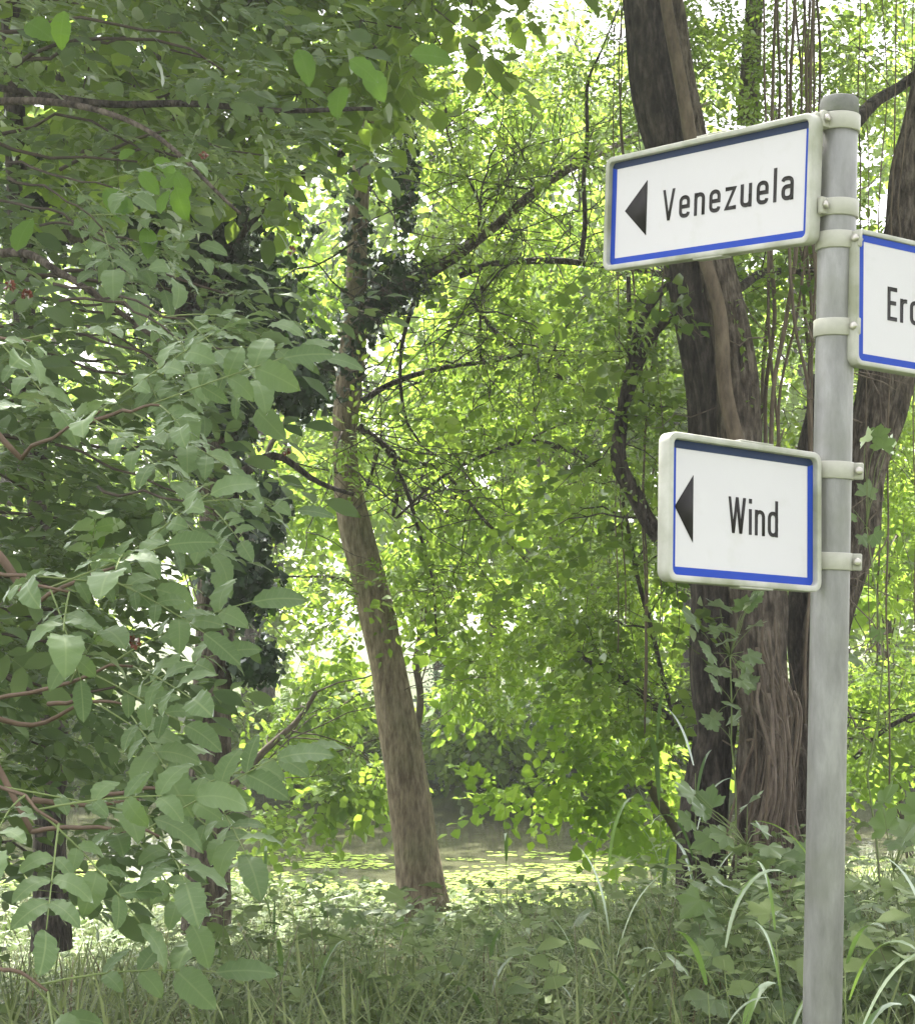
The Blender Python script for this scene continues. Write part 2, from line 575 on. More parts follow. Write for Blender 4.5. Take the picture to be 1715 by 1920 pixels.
def spray_template(n=11, length=.45, leaf=.09, wid=.34, seed=1, droop=.25, tri=None, jitter=.35, twig=True):
    """a leafy twig along +Y, roughly flat with normal +Z; leaves alternate along it"""
    rs = np.random.RandomState(seed)
    a = Acc()
    base = tri if tri is not None else simple_leaf(wid)
    t = np.linspace(.12, 1, n)
    side = np.where(np.arange(n) % 2 == 0, -1, 1)
    side[-1] = 0
    P = np.column_stack([.02 * np.sin(t * 5 + seed), t * length, -droop * length * t ** 2])
    Y = np.column_stack([side * (1.0 + rs.normal(0, .2, n)), .75 + rs.normal(0, .25, n), -.25 + rs.normal(0, jitter, n)])
    Z = np.column_stack([rs.normal(0, jitter, n), rs.normal(0, jitter, n), np.ones(n)])
    sc = leaf * (1 - .3 * np.abs(t - .55)) * rs.uniform(.75, 1.2, n)
    a.inst(base, basis(Y, Z), P + norm(Y) * leaf * .12, sc, rs.uniform(-.25, .25, n))
    V = np.concatenate(a.V)
    T = np.concatenate(a.T)
    L = np.concatenate(a.L)
    tm = np.concatenate(a.tm)
    if twig:
        w = leaf * .035
        k = len(V)
        tv = [(-w, 0, 0), (w, 0, 0), (0, 0, w * 1.6), (0, length * .5, -droop * length * .25), (w * .8, length * .5, -droop * length * .25), (0, length, -droop * length)]
        V = np.vstack([V, tv])
        T = np.vstack([T, [(k, k + 1, k + 3), (k + 1, k + 2, k + 3), (k + 2, k, k + 3), (k + 3, k + 4, k + 5)]])
        tm = np.concatenate([tm, [1, 1, 1, 1]])
        L = np.vstack([L, np.zeros((6, 3))])
    return V, T, tm, L


def compound_template(pairs=3, length=.30, leaf=.10, seed=0, hi=False):
    rs = np.random.RandomState(seed)
    P, Y, S = [], [], []
    for i in range(pairs):
        t = .38 + .6 * i / pairs
        for s in (-1, 1):
            P.append((0, t * length, -.12 * length * t * t))
            Y.append((s, .75 + rs.normal(0, .12), -.08 + rs.normal(0, .15)))
            S.append(leaf * (.68 + .14 * i) * rs.uniform(.78, 1.18))
    P.append((0, length, -.14 * length))
    Y.append((0, 1, -.3))
    S.append(leaf * 1.2)
    return np.array(P), np.array(Y, float), np.array(S)


def compound_spray(seed=0, leaf=.095):
    P, Y, S = compound_template(3, .28, leaf, seed)
    rs = np.random.RandomState(seed)
    a = Acc()
    Z = np.column_stack([rs.normal(0, .25, len(P)), rs.normal(0, .25, len(P)), np.ones(len(P))])
    a.inst(make_leaf(5, .23, 0, seed=seed, power=.65, pointy=.92), basis(Y, Z), P, S, rs.uniform(-.2, .2, len(P)))
    k = a.n
    w = .0016
    a.add([(-w, 0, 0), (w, 0, 0), (0, 0, w * 1.6), (0, .16, -.011), (w, .16, -.011), (0, .28, -.034)], tris=[(0, 1, 3), (1, 2, 3), (2, 0, 3), (3, 4, 5)], mat=1)
    return np.concatenate(a.V), np.concatenate(a.T), np.concatenate(a.tm), np.concatenate(a.L)


SPR = [spray_template(seed=s) for s in (1, 2, 3, 4)]
SPR_BIG = [spray_template(9, .5, .125, .36, seed=s, droop=.35) for s in (5, 6, 7)]
SPR_FINE = [spray_template(15, .5, .055, .26, seed=s, droop=.4) for s in (8, 9)]
SPR_FAR = [spray_template(8, .6, .19, .38, seed=s, twig=False) for s in (11, 12)]
RH = (np.array([(0, 0, 0), (-.2, .5, .03), (0, 1, -.05), (.2, .5, .03)]), np.array([(0, 2, 1), (0, 3, 2)]), np.zeros(2, int), np.array([(0, 0, .5), (-.2, .5, .5), (0, 1, .5), (.2, .5, .5)]))
SPR_PIN = [spray_template(21, .34, .052, seed=s, droop=.35, tri=RH, jitter=.15) for s in (31, 32, 33)]
SPR_Y = [spray_template(10, .45, .105, .38, seed=s, twig=False) for s in (21, 22, 23)] + [spray_template(7, .4, .13, seed=24, twig=False, tri=lobed_leaf(5, .5, 3, .35))]
SPR_BG = [spray_template(8, .55, .17, .40, seed=s, twig=False) for s in (13, 14, 15)] + [spray_template(7, .55, .21, seed=16, twig=False, tri=lobed_leaf(5, .5, 3, .35))]
SPR_WAL = [compound_spray(s) for s in (1, 2, 3)]
IVYL = lobed_leaf(3, .5, 2, .35)


def scatter(acc, tpls, P, Y, Zh, scale, tint, rs):
    k = rs.randint(0, len(tpls), len(P))
    B = basis(Y, Zh)
    for i, t in enumerate(tpls):
        s = k == i
        acc.inst(t, B[s], P[s], scale[s], tint[s])


def clump_crown(acc, tpls, centers, radii, per, rs, scale=1.0, flat=.75, tint=0.0, fill=.55, droop=.2):
    """leafy clumps: sprays point outwards from each clump centre, denser on its shell"""
    for c, r in zip(centers, radii):
        n = max(3, int(per * r * r * rs.uniform(.7, 1.3)))
        d = norm(rs.normal(0, 1, (n, 3)))
        rad = r * rs.uniform(fill, 1.0, n)
        P = c + d * rad[:, None] * np.array([1, 1, flat])
        Y = norm(d * .8 + rs.normal(0, .45, (n, 3))) + np.array([0, 0, -droop])
        Z = np.array([0, 0, 1.0]) + rs.normal(0, .38, (n, 3)) + d * .35
        scatter(acc, tpls, P - Y * .2 * scale, Y, Z, scale * rs.uniform(.6, 1.4, n), tint + rs.uniform(-.2, .2) + rs.uniform(-.12, .12, n), rs)


def ellips_points(rs, c, rad, n, shell=.3):
    d = norm(rs.normal(0, 1, (n, 3)))
    return np.asarray(c) + d * (rs.uniform(shell, 1, n) ** .6)[:, None] * np.asarray(rad)


def wander(rs, a, b, n=8, amp=.12, sag=0.0):
    a = np.asarray(a, float)
    b = np.asarray(b, float)
    t = np.linspace(0, 1, n)[:, None]
    L = np.linalg.norm(b - a)
    w = np.cumsum(rs.normal(0, 1, (n, 3)), 0)
    w = w - w[0] - t * (w[-1] - w[0])
    return a + (b - a) * t + w * amp * L / n ** .5 * .6 + np.array([0, 0, -1]) * (sag * L * 4 * t * (1 - t))


def px_path(pts, Y):
    """[(px,py,width_px[,Y])] -> points and radii in metres"""
    P, r = [], []
    for q in pts:
        y = q[3] if len(q) > 3 else Y
        P.append(at(q[0], q[1], y))
        r.append(q[2] * .5 * y / F_PX)
    return np.array(P), np.array(r)


def limb(acc, pts, Y, seg=10, step=.06, bump=None, mat=0, amp=0.0, rs=None):
    P, r = px_path(pts, Y)
    L = np.linalg.norm(np.diff(P, axis=0), axis=1).sum()
    n = max(len(pts) * 3, int(L / step))
    P, r = resample(P, r, n)
    if amp and rs is not None:
        w = np.column_stack([noise3(P, 2.5, 3), noise3(P, 2.5, 9), noise3(P, 2.5, 5)]) * amp
        P = P + w
    tube(acc, P, r, seg, mat, bump)
    return P, r


def grow_twigs(acc, P, r, rs, count, length, rad, droop=.5, seg=4, sub=3, tips=None, mat=0, ymax=.5):
    """thin side branches off a limb; collects their tips for foliage"""
    for _ in range(count):
        i = rs.randint(int(len(P) * .25), len(P))
        d = norm(rs.normal(0, 1, 3) * np.array([1, ymax, .7]) + np.array([0, 0, .1]))
        L = length * rs.uniform(.5, 1.3)
        e = P[i] + d * L + np.array([0, 0, -droop * L * rs.uniform(0, 1)])
        Q = wander(rs, P[i], e, 7, .18, -.06)
        q = rad * rs.uniform(.6, 1.3)
        tube(acc, Q, np.linspace(q, q * .35, 7), seg, mat)
        if tips is not None:
            tips.append(Q[-1])
            tips.append(Q[4])
        for _ in range(sub):
            j = rs.randint(2, 7)
            d2 = norm(d + rs.normal(0, .8, 3) * np.array([1, ymax, 1]))
            e2 = Q[j] + d2 * L * rs.uniform(.2, .5) + np.array([0, 0, -droop * .3 * L])
            Q2 = wander(rs, Q[j], e2, 5, .2)
            tube(acc, Q2, np.linspace(q * .5, q * .2, 5), 3, mat)
            if tips is not None:
                tips.append(Q2[-1])


# ================================================================== SETTING
xs = np.concatenate([np.linspace(-400, -16, 12), np.linspace(-14, 14, 113), np.linspace(16, 400, 12)])
ys = np.concatenate([np.linspace(-60, -1, 8), np.linspace(0, 27, 109), np.array([30, 36, 45, 60, 90, 150, 300, 700])])
X, Yg = np.meshgrid(xs, ys)
Z = ground_z(X, Yg)
nx, ny = len(xs), len(ys)
i = np.arange(ny - 1)[:, None] * nx
j = np.arange(nx - 1)[None]
q = np.stack([i + j, i + j + 1, i + j + nx + 1, i + j + nx], -1).reshape(-1, 4)
Acc().add(np.column_stack([X.ravel(), Yg.ravel(), Z.ravel()]), quads=q).build('ground', M['ground'], smooth=True, kind='structure')
WZ = -0.9
Acc().add([(-60, 11, WZ), (60, 11, WZ), (60, 23.5, WZ), (-60, 23.5, WZ)], quads=[(0, 1, 2, 3)]).build('water', M['water'], kind='structure')

# duckweed: small floating discs gathered in drifting rafts
rs = np.random.RandomState(21)
n = 75000
px = rs.uniform(-9, 9, n)
py = 11.4 + 8.0 * rs.uniform(0, 1, n) ** 1.2
PN = np.column_stack([px * .8, py * 2.6, np.zeros(n)])
dens = noise3(PN, 1.0, 1) * .55 + noise3(PN, 3.1, 2) * .35 + 1.1 - (py - 12) * .23
dens = dens - 1.0 * ((px > -9) & (py > 17.2))
keep = dens > .16
px, py = px[keep], py[keep]
k = len(px)
hexa = np.array([(math.cos(a), math.sin(a), 0) for a in np.arange(6) * pi / 3])
tpl = (np.vstack([[(0, 0, .12)], hexa]), np.array([(0, a + 1, (a + 1) % 6 + 1) for a in range(6)]), np.zeros(6, int), np.full((7, 3), .5))
an = rs.uniform(0, 6.28, k)
B = np.zeros((k, 3, 3))
sq = rs.uniform(.5, 1, k)
B[:, 0, 0] = np.cos(an)
B[:, 1, 0] = np.sin(an)
B[:, 0, 1] = -np.sin(an) * sq
B[:, 1, 1] = np.cos(an) * sq
B[:, 2, 2] = 1
a = Acc()
a.inst(tpl, B, np.column_stack([px, py, np.full(k, WZ + .004) + rs.uniform(0, .004, k)]), rs.uniform(.012, .045, k), rs.uniform(-.5, .5, k))
a.build('duckweed', M['weed'], kind='stuff', label='yellow green duckweed floating in patches on the pond', category='duckweed')

# thin scattering volume, added to imitate veiling glare of the lens
veil_m = bpy.data.materials.new('glare_veil')
veil_m.use_nodes = True
hn = veil_m.node_tree
hn.nodes.clear()
ho = hn.nodes.new('ShaderNodeOutputMaterial')
hv = hn.nodes.new('ShaderNodeVolumePrincipled')
hv.inputs['Color'].default_value = (.93, .95, .90, 1)
hv.inputs['Density'].default_value = VEIL_DENSITY
hv.inputs['Anisotropy'].default_value = .35
hn.links.new(hv.outputs[0], ho.inputs['Volume'])
hx0, hy0, hz0, hx1, hy1, hz1 = -401, -61, -2.6, 401, 701, 14.6
Acc().add([(hx0, hy0, hz0), (hx1, hy0, hz0), (hx1, hy1, hz0), (hx0, hy1, hz0), (hx0, hy0, hz1), (hx1, hy0, hz1), (hx1, hy1, hz1), (hx0, hy1, hz1)],
          quads=[(0, 3, 2, 1), (4, 5, 6, 7), (0, 1, 5, 4), (1, 2, 6, 5), (2, 3, 7, 6), (3, 0, 4, 7)]).build('glare_veil', veil_m, kind='stuff')

# ================================================================== SIGNPOST
PB, PT = at(1542, 1850, 2.54), at(1573, 196, 2.54)
paxis = norm(PT - PB)
PB0 = PB + paxis * ((-0.15 - PB[2]) / paxis[2])
post = thing('signpost', 'round galvanised steel post with grey cap that carries three street signs', 'post', loc=tuple(PB0))
PL = PT - PB0


def post_at(py):
    """distance along the post's axis at photo row py -> point on the axis"""
    t = (1850 - py) / (1850 - 196)
    return PB + (PT - PB) * t


a = Acc()
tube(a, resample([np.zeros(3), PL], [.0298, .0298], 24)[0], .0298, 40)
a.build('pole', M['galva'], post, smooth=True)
a = Acc()
cp = np.array([0, .0005, .001, .016, .018, .0225, .0245, .025]) * 1.0
cr = np.array([.0290, .0306, .0309, .0309, .0300, .0296, .0270, .001])
T0 = PL - paxis * .018
tube(a, np.array([T0 + paxis * (c * 1.15) for c in cp]), cr, 32, cap=False)
a.build('cap', M['cap'], post, smooth=False)


def rrect(w, h, r, n=6):
    """rounded rectangle outline (x,z), counter-clockwise seen from the front (-y)"""
    pts = []
    for cx, cz, a0 in ((w / 2 - r, h / 2 - r, 0), (-w / 2 + r, h / 2 - r, pi / 2), (-w / 2 + r, -h / 2 + r, pi), (w / 2 - r, -h / 2 + r, 1.5 * pi)):
        for i in range(n + 1):
            a = a0 + pi / 2 * i / n
            pts.append((cx + r * math.cos(a), cz + r * math.sin(a)))
    return np.array(pts)


def loft(acc, loops, mat=0, close_first=False, close_last=False):
    n = len(loops[0])
    V = np.vstack(loops)
    q = []
    for k in range(len(loops) - 1):
        for i in range(n):
            j = (i + 1) % n
            q.append((k * n + i, k * n + j, (k + 1) * n + j, (k + 1) * n + i))
    tris = []
    if close_first:
        tris += [(0, i + 1, i) for i in range(1, n - 1)]
    if close_last:
        b = (len(loops) - 1) * n
        tris += [(b, b + i, b + i + 1) for i in range(1, n - 1)]
    acc.add(V, quads=q, tris=tris, mat=mat)


def L3(rr, y):
    return np.column_stack([rr[:, 0], np.full(len(rr), y), rr[:, 1]])


def stroke(points, radii=None):
    """fillet a polyline"""
    P = [np.array(p, float) for p in points]
    if radii is None:
        return np.array(P)
    out = [P[0]]
    for i in range(1, len(P) - 1):
        r = radii[i] if not np.isscalar(radii) else radii
        if r <= 0:
            out.append(P[i])
            continue
        a, b = P[i - 1] - P[i], P[i + 1] - P[i]
        la, lb = np.linalg.norm(a), np.linalg.norm(b)
        d = min(r, la * .5 if i > 1 else la, lb * .5 if i < len(P) - 2 else lb)
        p0, p2 = P[i] + a / la * d, P[i] + b / lb * d
        for t in np.linspace(0, 1, 7):
            out.append((1 - t) ** 2 * p0 + 2 * t * (1 - t) * (P[i] * .93 + (p0 + p2) / 2 * .07) + t * t * p2)
    out.append(P[-1])
    o2 = [out[0]]
    for p_ in out[1:]:
        if np.linalg.norm(p_ - o2[-1]) > .012:
            o2.append(p_)
    return np.array(o2)


def ribbon(acc, pts, w, y0, th, sx, closed=False):
    """thick mitred stroke in the xz plane, front face at y0-th"""
    P = np.asarray(pts, float)
    if closed:
        P = P[:-1] if np.allclose(P[0], P[-1]) else P
        T1 = norm(np.roll(P, -1, 0) - P)
        T0 = np.roll(T1, 1, 0)
    else:
        T = norm(np.diff(P, axis=0))
        T1 = np.vstack([T, T[-1]])
        T0 = np.vstack([T[0], T])
    nrm0 = np.column_stack([-T0[:, 1], T0[:, 0]])
    nrm1 = np.column_stack([-T1[:, 1], T1[:, 0]])
    mi = norm(nrm0 + nrm1)
    k = 1 / np.maximum((mi * nrm1).sum(1), .60)
    off = mi * (w / 2) * k[:, None]
    A, B = P + off, P - off
    n = len(P)
    V = []
    for yy in (y0, y0 - th):
        V += [(p[0], yy, p[1]) for p in A] + [(p[0], yy, p[1]) for p in B]
    q = []
    rng = range(n) if closed else range(n - 1)
    for i in rng:
        j = (i + 1) % n
        q += [(2 * n + i, 2 * n + j, 3 * n + j, 3 * n + i), (i, 2 * n + i, 2 * n + j, j), (n + i, n + j, 3 * n + j, 3 * n + i)]
    if not closed:
        q += [(0, n, 3 * n, 2 * n), (n - 1, 2 * n - 1, 4 * n - 1, 3 * n - 1)]
    acc.add(V, quads=q)


XH = .715


def glyph(ch, s=.13):
    h = s / 2
    if ch == 'V':
        w = .50
        return w, [('bar', (h, 1), (w / 2, 0)), ('bar', (w - h, 1), (w / 2, 0))]
    if ch == 'W':
        w = .72
        return w, [('bar', (h, 1), (w * .29, 0)), ('bar', (w * .5, 1), (w * .29, 0)), ('bar', (w * .5, 1), (w * .71, 0)), ('bar', (w - h, 1), (w * .71, 0))]
    if ch == 'E':
        w = .42
        return w, [stroke([(w, 1 - h), (h, 1 - h), (h, h), (w, h)]), stroke([(s, .53), (w * .88, .53)])]
    if ch == 'e':
        w = .42
        return w, [stroke([(s * .8, XH * .50), (w - h, XH * .50), (w - h, XH - h), (h, XH - h), (h, h), (w - h, h), (w - h, .17)], [0, 0, .17, .17, .17, .15, 0])]
    if ch == 'n':
        w = .41
        return w, [stroke([(h, 0), (h, XH)]), stroke([(h, XH * .45), (h, XH - h), (w - h, XH - h), (w - h, 0)], [0, .15, .17, 0])]
    if ch == 'u':
        w = .41
        return w, [stroke([(w - h, 0), (w - h, XH)]), stroke([(w - h, XH * .55), (w - h, h), (h, h), (h, XH)], [0, .15, .17, 0])]
    if ch == 'z':
        w = .40
        return w, [stroke([(.02, XH - h), (w - h * .9, XH - h), (h * .9, h), (w, h)])]
    if ch == 'l':
        w = s
        return w, [stroke([(h, 0), (h, 1.02)])]
    if ch == 'i':
        w = s
        return w, [stroke([(h, 0), (h, XH)]), stroke([(h, .87), (h, 1.0)])]
    if ch == 'r':
        w = .30
        return w, [stroke([(h, 0), (h, XH)]), stroke([(h, XH * .4), (h, XH - h), (w, XH - h)], [0, .16, 0])]
    if ch == 'd':
        w = .42
        return w, [stroke([(w - h, 0), (w - h, 1.02)]), stroke([(w - h, XH * .55), (w - h, XH - h), (h, XH - h), (h, h), (w - h, h), (w - h, XH * .4)], [0, .15, .17, .17, .15, 0])]
    if ch == 'a':
        w = .41
        return w, [stroke([(.04, XH * .80), (.06, XH - h), (w - h, XH - h), (w - h, 0)], [0, .12, .17, 0]), stroke([(w - h, XH * .57), (h, XH * .57), (h, h), (w - h, h), (w - h, XH * .3)], [0, .13, .15, .13, 0])]


def write(parent, text, x0, x1, zbase, cap, face_y, sw=.13, gap=.15):
    ws = [glyph(c, sw)[0] for c in text]
    tot = sum(ws) + gap * (len(text) - 1)
    sx = (x1 - x0) / (tot * cap)
    x = x0
    for c in text:
        w, st = glyph(c, sw)
        a = Acc()
        for k, s_ in enumerate(st):
            if isinstance(s_, tuple):
                hw = sw * cap * .44
                q4 = [(x + px_[0] * cap * sx + d_ * hw, zbase + px_[1] * cap) for px_ in s_[1:] for d_ in (-1, 1)]
                th_ = .0006 + .00025 * k
                V8 = [(u, face_y, v) for u, v in q4] + [(u, face_y - th_, v) for u, v in q4]
                a.add(V8, quads=[(4, 5, 7, 6), (0, 4, 6, 2), (1, 3, 7, 5), (0, 1, 5, 4), (2, 6, 7, 3)])
                continue
            pts = np.column_stack([x + s_[:, 0] * cap * sx, zbase + s_[:, 1] * cap])
            ribbon(a, pts, sw * cap, face_y, .0006 + .00025 * k, 1)
        a.build('letter', M['black'], parent)
        x += (w + gap) * cap * sx


def band(parent, c, rot, ear_dir, w=.027):
    """pipe clamp around the post at axis point c; ear_dir = unit vector of the ear with the bolt"""
    Rm = rot
    X_ = norm(np.cross(np.cross(paxis, ear_dir), paxis))
    Y_ = np.cross(paxis, X_)
    a = Acc()
    n = 36
    loops = []
    th = np.arange(n) * 2 * pi / n
    for rr, zz in ((.0300, -w / 2), (.0326, -w / 2), (.0334, -w / 2 + .0012), (.0334, w / 2 - .0012), (.0326, w / 2), (.0300, w / 2)):
        loops.append(np.array([c + X_ * rr * math.cos(t) + Y_ * rr * math.sin(t) + paxis * zz for t in th]))
    loft(a, loops)
    o = a.build('clamp_band', M['clamp'], parent, smooth=False)
    return o, X_, Y_


def boxm(a, c, ax, ay, az, sx, sy, sz, bev=.0015):
    """box with chamfered edges about axes ax,ay,az"""
    lo = []
    for (dy, sh) in ((-sy / 2, bev), (-sy / 2 + bev, 0), (sy / 2 - bev, 0), (sy / 2, bev)):
        r = []
        hx, hz = sx / 2 - sh, sz / 2 - sh
        b = bev
        for (u, v) in ((hx, hz - b), (hx - b, hz), (-hx + b, hz), (-hx, hz - b), (-hx, -hz + b), (-hx + b, -hz), (hx - b, -hz), (hx, -hz + b)):
            r.append(c + ax * u + ay * dy + az * v)
        lo.append(np.array(r))
    loft(a, lo, close_first=True, close_last=True)


def street_sign(label, T, Rm, W, H, ext, bands, ears, bandside, depth=.025, rec=.010, lip=.0095, bandw=.0125, top='shaded_blue'):
    T = np.asarray(T, float)
    Rm = np.asarray(Rm, float)
    root = link('street_sign', None, None, None, label=label, category='street sign', group='street signs on the post')
    import mathutils
    mw = mathutils.Matrix([[*Rm[0], T[0]], [*Rm[1], T[1]], [*Rm[2], T[2]], [0, 0, 0, 1]])
    root.matrix_world = mw
    # frame: tray with rounded corners, recessed face
    ro = rrect(W, H, .016)
    rb = rrect(W - .003, H - .003, .0145)
    ri = rrect(W - 2 * lip, H - 2 * lip, .009)
    a = Acc()
    loft(a, [L3(rrect(W - .006, H - .006, .014), depth), L3(ro, depth - .002), L3(ro, .0018), L3(rrect(W - .001, H - .001, .0155), .0006), L3(rb, 0.0), L3(rrect(W - 2 * lip + .002, H - 2 * lip + .002, .010), 0.0), L3(rrect(W - 2 * lip + .0004, H - 2 * lip + .0004, .0093), .0006), L3(ri, .0014), L3(ri, rec)], close_first=True)
    fr = a.build('frame', M['frame'], root)
    # small joint cover clips at the middle of the bottom and top edge
    for zz in (-1, 1):
        a = Acc()
        boxm(a, np.array([.02, depth / 2, zz * (H / 2 + .0012)]), np.array([1., 0, 0]), np.array([0, 1., 0]), np.array([0, 0, 1.]), .07, depth * .9, .003, .0006)
        a.build('joint_clip', M['frame'], fr)
    # face panel just below the lip
    pr = rrect(W - 2 * lip + .001, H - 2 * lip + .001, .0095)
    a = Acc()
    V = L3(pr, rec)
    a.add(V, tris=[(0, k, k + 1) for k in range(1, len(V) - 1)])
    a.build('panel', M['panel'], root)
    # blue border
    wi, hi = W - 2 * lip, H - 2 * lip
    yb = rec - .0004
    o_ = rrect(wi - .0006, hi - .0006, .0088)
    i_ = rrect(wi - 2 * bandw, hi - 2 * bandw, .0006)
    a = Acc()
    loft(a, [L3(o_, yb), L3(i_, yb)], 0)
    # top strip on two signs: recess shade painted in as a darker blue
    if top == 'shaded_blue':
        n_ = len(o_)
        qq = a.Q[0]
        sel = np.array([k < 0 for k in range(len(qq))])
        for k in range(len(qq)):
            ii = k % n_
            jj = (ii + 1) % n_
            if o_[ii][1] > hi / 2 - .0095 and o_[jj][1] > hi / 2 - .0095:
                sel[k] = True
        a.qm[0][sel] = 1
    a.build('blue_border', [M['blue'], M['shaded_blue']], root)
    ax, ay, az = Rm[:, 0], Rm[:, 1], Rm[:, 2]
    inv = Rm.T
    # clamps, ears and bolts (built in the sign's own coordinates)
    for k, py in enumerate(bands):
        c = post_at(py)
        ear = norm(np.array(ears[k]) if np.ndim(ears[0]) else np.array(ears))
        w = .027
        X_ = norm(ear - (ear @ paxis) * paxis)
        Y_ = np.cross(paxis, X_)
        loops = []
        th = np.arange(36) * 2 * pi / 36
        for rr, zz in ((.0300, -w / 2), (.0328, -w / 2), (.0336, -w / 2 + .0010), (.0336, w / 2 - .0010), (.0328, w / 2), (.0300, w / 2)):
            loops.append(np.array([inv @ (c + X_ * rr * math.cos(t) + Y_ * rr * math.sin(t) + paxis * zz - T) for t in th]))
        a = Acc()
        loft(a, loops)
        # ear: a flange standing off the ring where its two ends meet
        le = lambda p: inv @ (p - T)
        d = lambda v: inv @ v
        boxm(a, le(c + X_ * .0395), d(X_), d(Y_), d(paxis), .016, .009, w * .98, .0015)
        # arm from the ring back to the sign's frame edge
        edge = T + ax * (W / 2 - .012) * bandside + ay * (depth * .6) + az * ((c - T) @ az - 0)
        mid = (edge + c) / 2
        v = edge - c
        Lx = np.linalg.norm(v)
        dx = v / Lx
        c2 = c + dx * (Lx * .5 + .013)
        up = norm(paxis - (paxis @ dx) * dx)
        boxm(a, le(c2), d(dx), d(np.cross(up, dx)), d(up), max(Lx - .026, .012), .010, w * .94, .0012)
        cl = a.build('clamp', M['clamp'], root)
        view = norm(CAMP - c)
        for sgn in (1,):
            a = Acc()
            bp = c + X_ * .0410
            bd = Y_ * (1 if (Y_ @ view) > 0 else -1)
            pts = [bp - bd * .010, bp + bd * .0046, bp + bd * .0048, bp + bd * .0095, bp + bd * .0110]
            tube(a, np.array([le(p_) for p_ in pts]), np.array([.003, .003, .0066, .0066, .0045]), 8)
            a.build('bolt', M['bolt'], cl)
    return root


RV = [[.57940269, .81450988, .02943097], [-.81106618, .57976278, -.07776104], [-.08040012, .02118449, .99653752]]
RW = [[.81464535, -.5794507, .02428649], [.57813577, .81466896, .04516416], [-.04595636, -.02275188, .99868432]]
RE = [[.836531896, -.547269099, .0266630897], [.547011229, .836956544, .0168064845], [-.0315135171, .000525849188, .999503187]]
FY = .010 - .0004


def arrow(root, tip, xr, zt, zb):
    a = Acc()
    y1, y0 = FY - .0004, FY
    V = [(tip[0], y1, tip[1]), (xr, y1, zb), (xr, y1, zt), (tip[0], y0 + .0003, tip[1]), (xr, y0 + .0003, zb), (xr, y0 + .0003, zt)]
    a.add(V, tris=[(0, 1, 2), (3, 5, 4)], quads=[(0, 3, 4, 1), (1, 4, 5, 2), (2, 5, 3, 0)])
    a.build('arrow', M['black'], root)


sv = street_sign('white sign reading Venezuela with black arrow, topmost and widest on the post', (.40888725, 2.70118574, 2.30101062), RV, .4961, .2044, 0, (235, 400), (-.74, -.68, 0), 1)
arrow(sv, (-.2017, .002), -.144, .0497, -.0474)
write(sv, 'Venezuela', -.1035, .203, -.0278, .054, FY + .0003, sw=.125)
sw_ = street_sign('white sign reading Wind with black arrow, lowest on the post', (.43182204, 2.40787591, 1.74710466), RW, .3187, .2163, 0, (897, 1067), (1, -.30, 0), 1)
arrow(sw_, (-.1392, .001), -.103, .0493, -.0492)
write(sw_, 'Wind', -.0315, .0725, -.0292, .054, FY + .0003, sw=.105)
TE = np.array([.67575741, 2.53667841, 2.09154967]) + np.array(RE)[:, 0] * (.24 - .067)
se = street_sign('white sign whose lettering begins Erd, cut off beside the post', TE, RE, .48, .2165, 0, (462, 628), (.62, -.78, 0), -1, top='blue', rec=.0035, lip=.008, bandw=.0115)
FY = .0035 - .0004
write(se, 'Erd', .0075 - .173, .081 - .173, -.0285, .054, FY + .0003, sw=.12)

# ================================================================== TREES


def foliage(acc, tpls, tips, rs, per=5, spread=.35, scale=1.0, tint=0.0, droop=.35, ysp=1.0):
    tips = np.array(tips)
    k = len(tips) * per
    P = np.repeat(tips, per, 0) + rs.normal(0, spread, (k, 3)) * np.array([1, ysp, .7])
    Y = rs.normal(0, 1, (k, 3)) * np.array([1, 1, .35]) + np.array([0, 0, -droop])
    Z = np.array([0, 0, 1.0]) + rs.normal(0, .4, (k, 3))
    scatter(acc, tpls, P, Y, Z, scale * rs.uniform(.7, 1.25, k), tint + np.repeat(rs.uniform(-.2, .2, len(tips)), per) + rs.uniform(-.15, .15, k), rs)


def airy(acc, root_pts, regions, rs, mats_t, per, scale, Yr, tint=0.0, rad=.0032, tpls=None):
    """fine sprays on long thin twigs that start on existing limbs; regions are photo rectangles"""
    RP = np.vstack(root_pts)
    for (x0, x1, y0, y1, n_) in regions:
        for _ in range(n_):
            c = at(rs.uniform(x0, x1), rs.uniform(y0, y1), rs.uniform(*Yr))
            d = np.linalg.norm(RP - c, axis=1)
            i = rs.choice(np.argsort(d)[:60])
            Q = wander(rs, RP[i], c, 12, .10, -.05)
            tube(acc, Q, np.linspace(rad, rad * .35, 12), 4, 1)
            m_ = rs.randint(per, per * 2)
            j = rs.randint(4, 12, m_)
            P = Q[j] + rs.normal(0, .07, (m_, 3))
            Y = norm(norm(c - RP[i]) * .6 + rs.normal(0, .7, (m_, 3))) + np.array([0, 0, -.3])
            Z = np.array([0, -.15, 1.0]) + rs.normal(0, .35, (m_, 3))
            scatter(acc, tpls, P, Y, Z, scale * rs.uniform(.7, 1.3, m_), tint + rs.uniform(-.2, .2) + rs.uniform(-.15, .15, m_), rs)


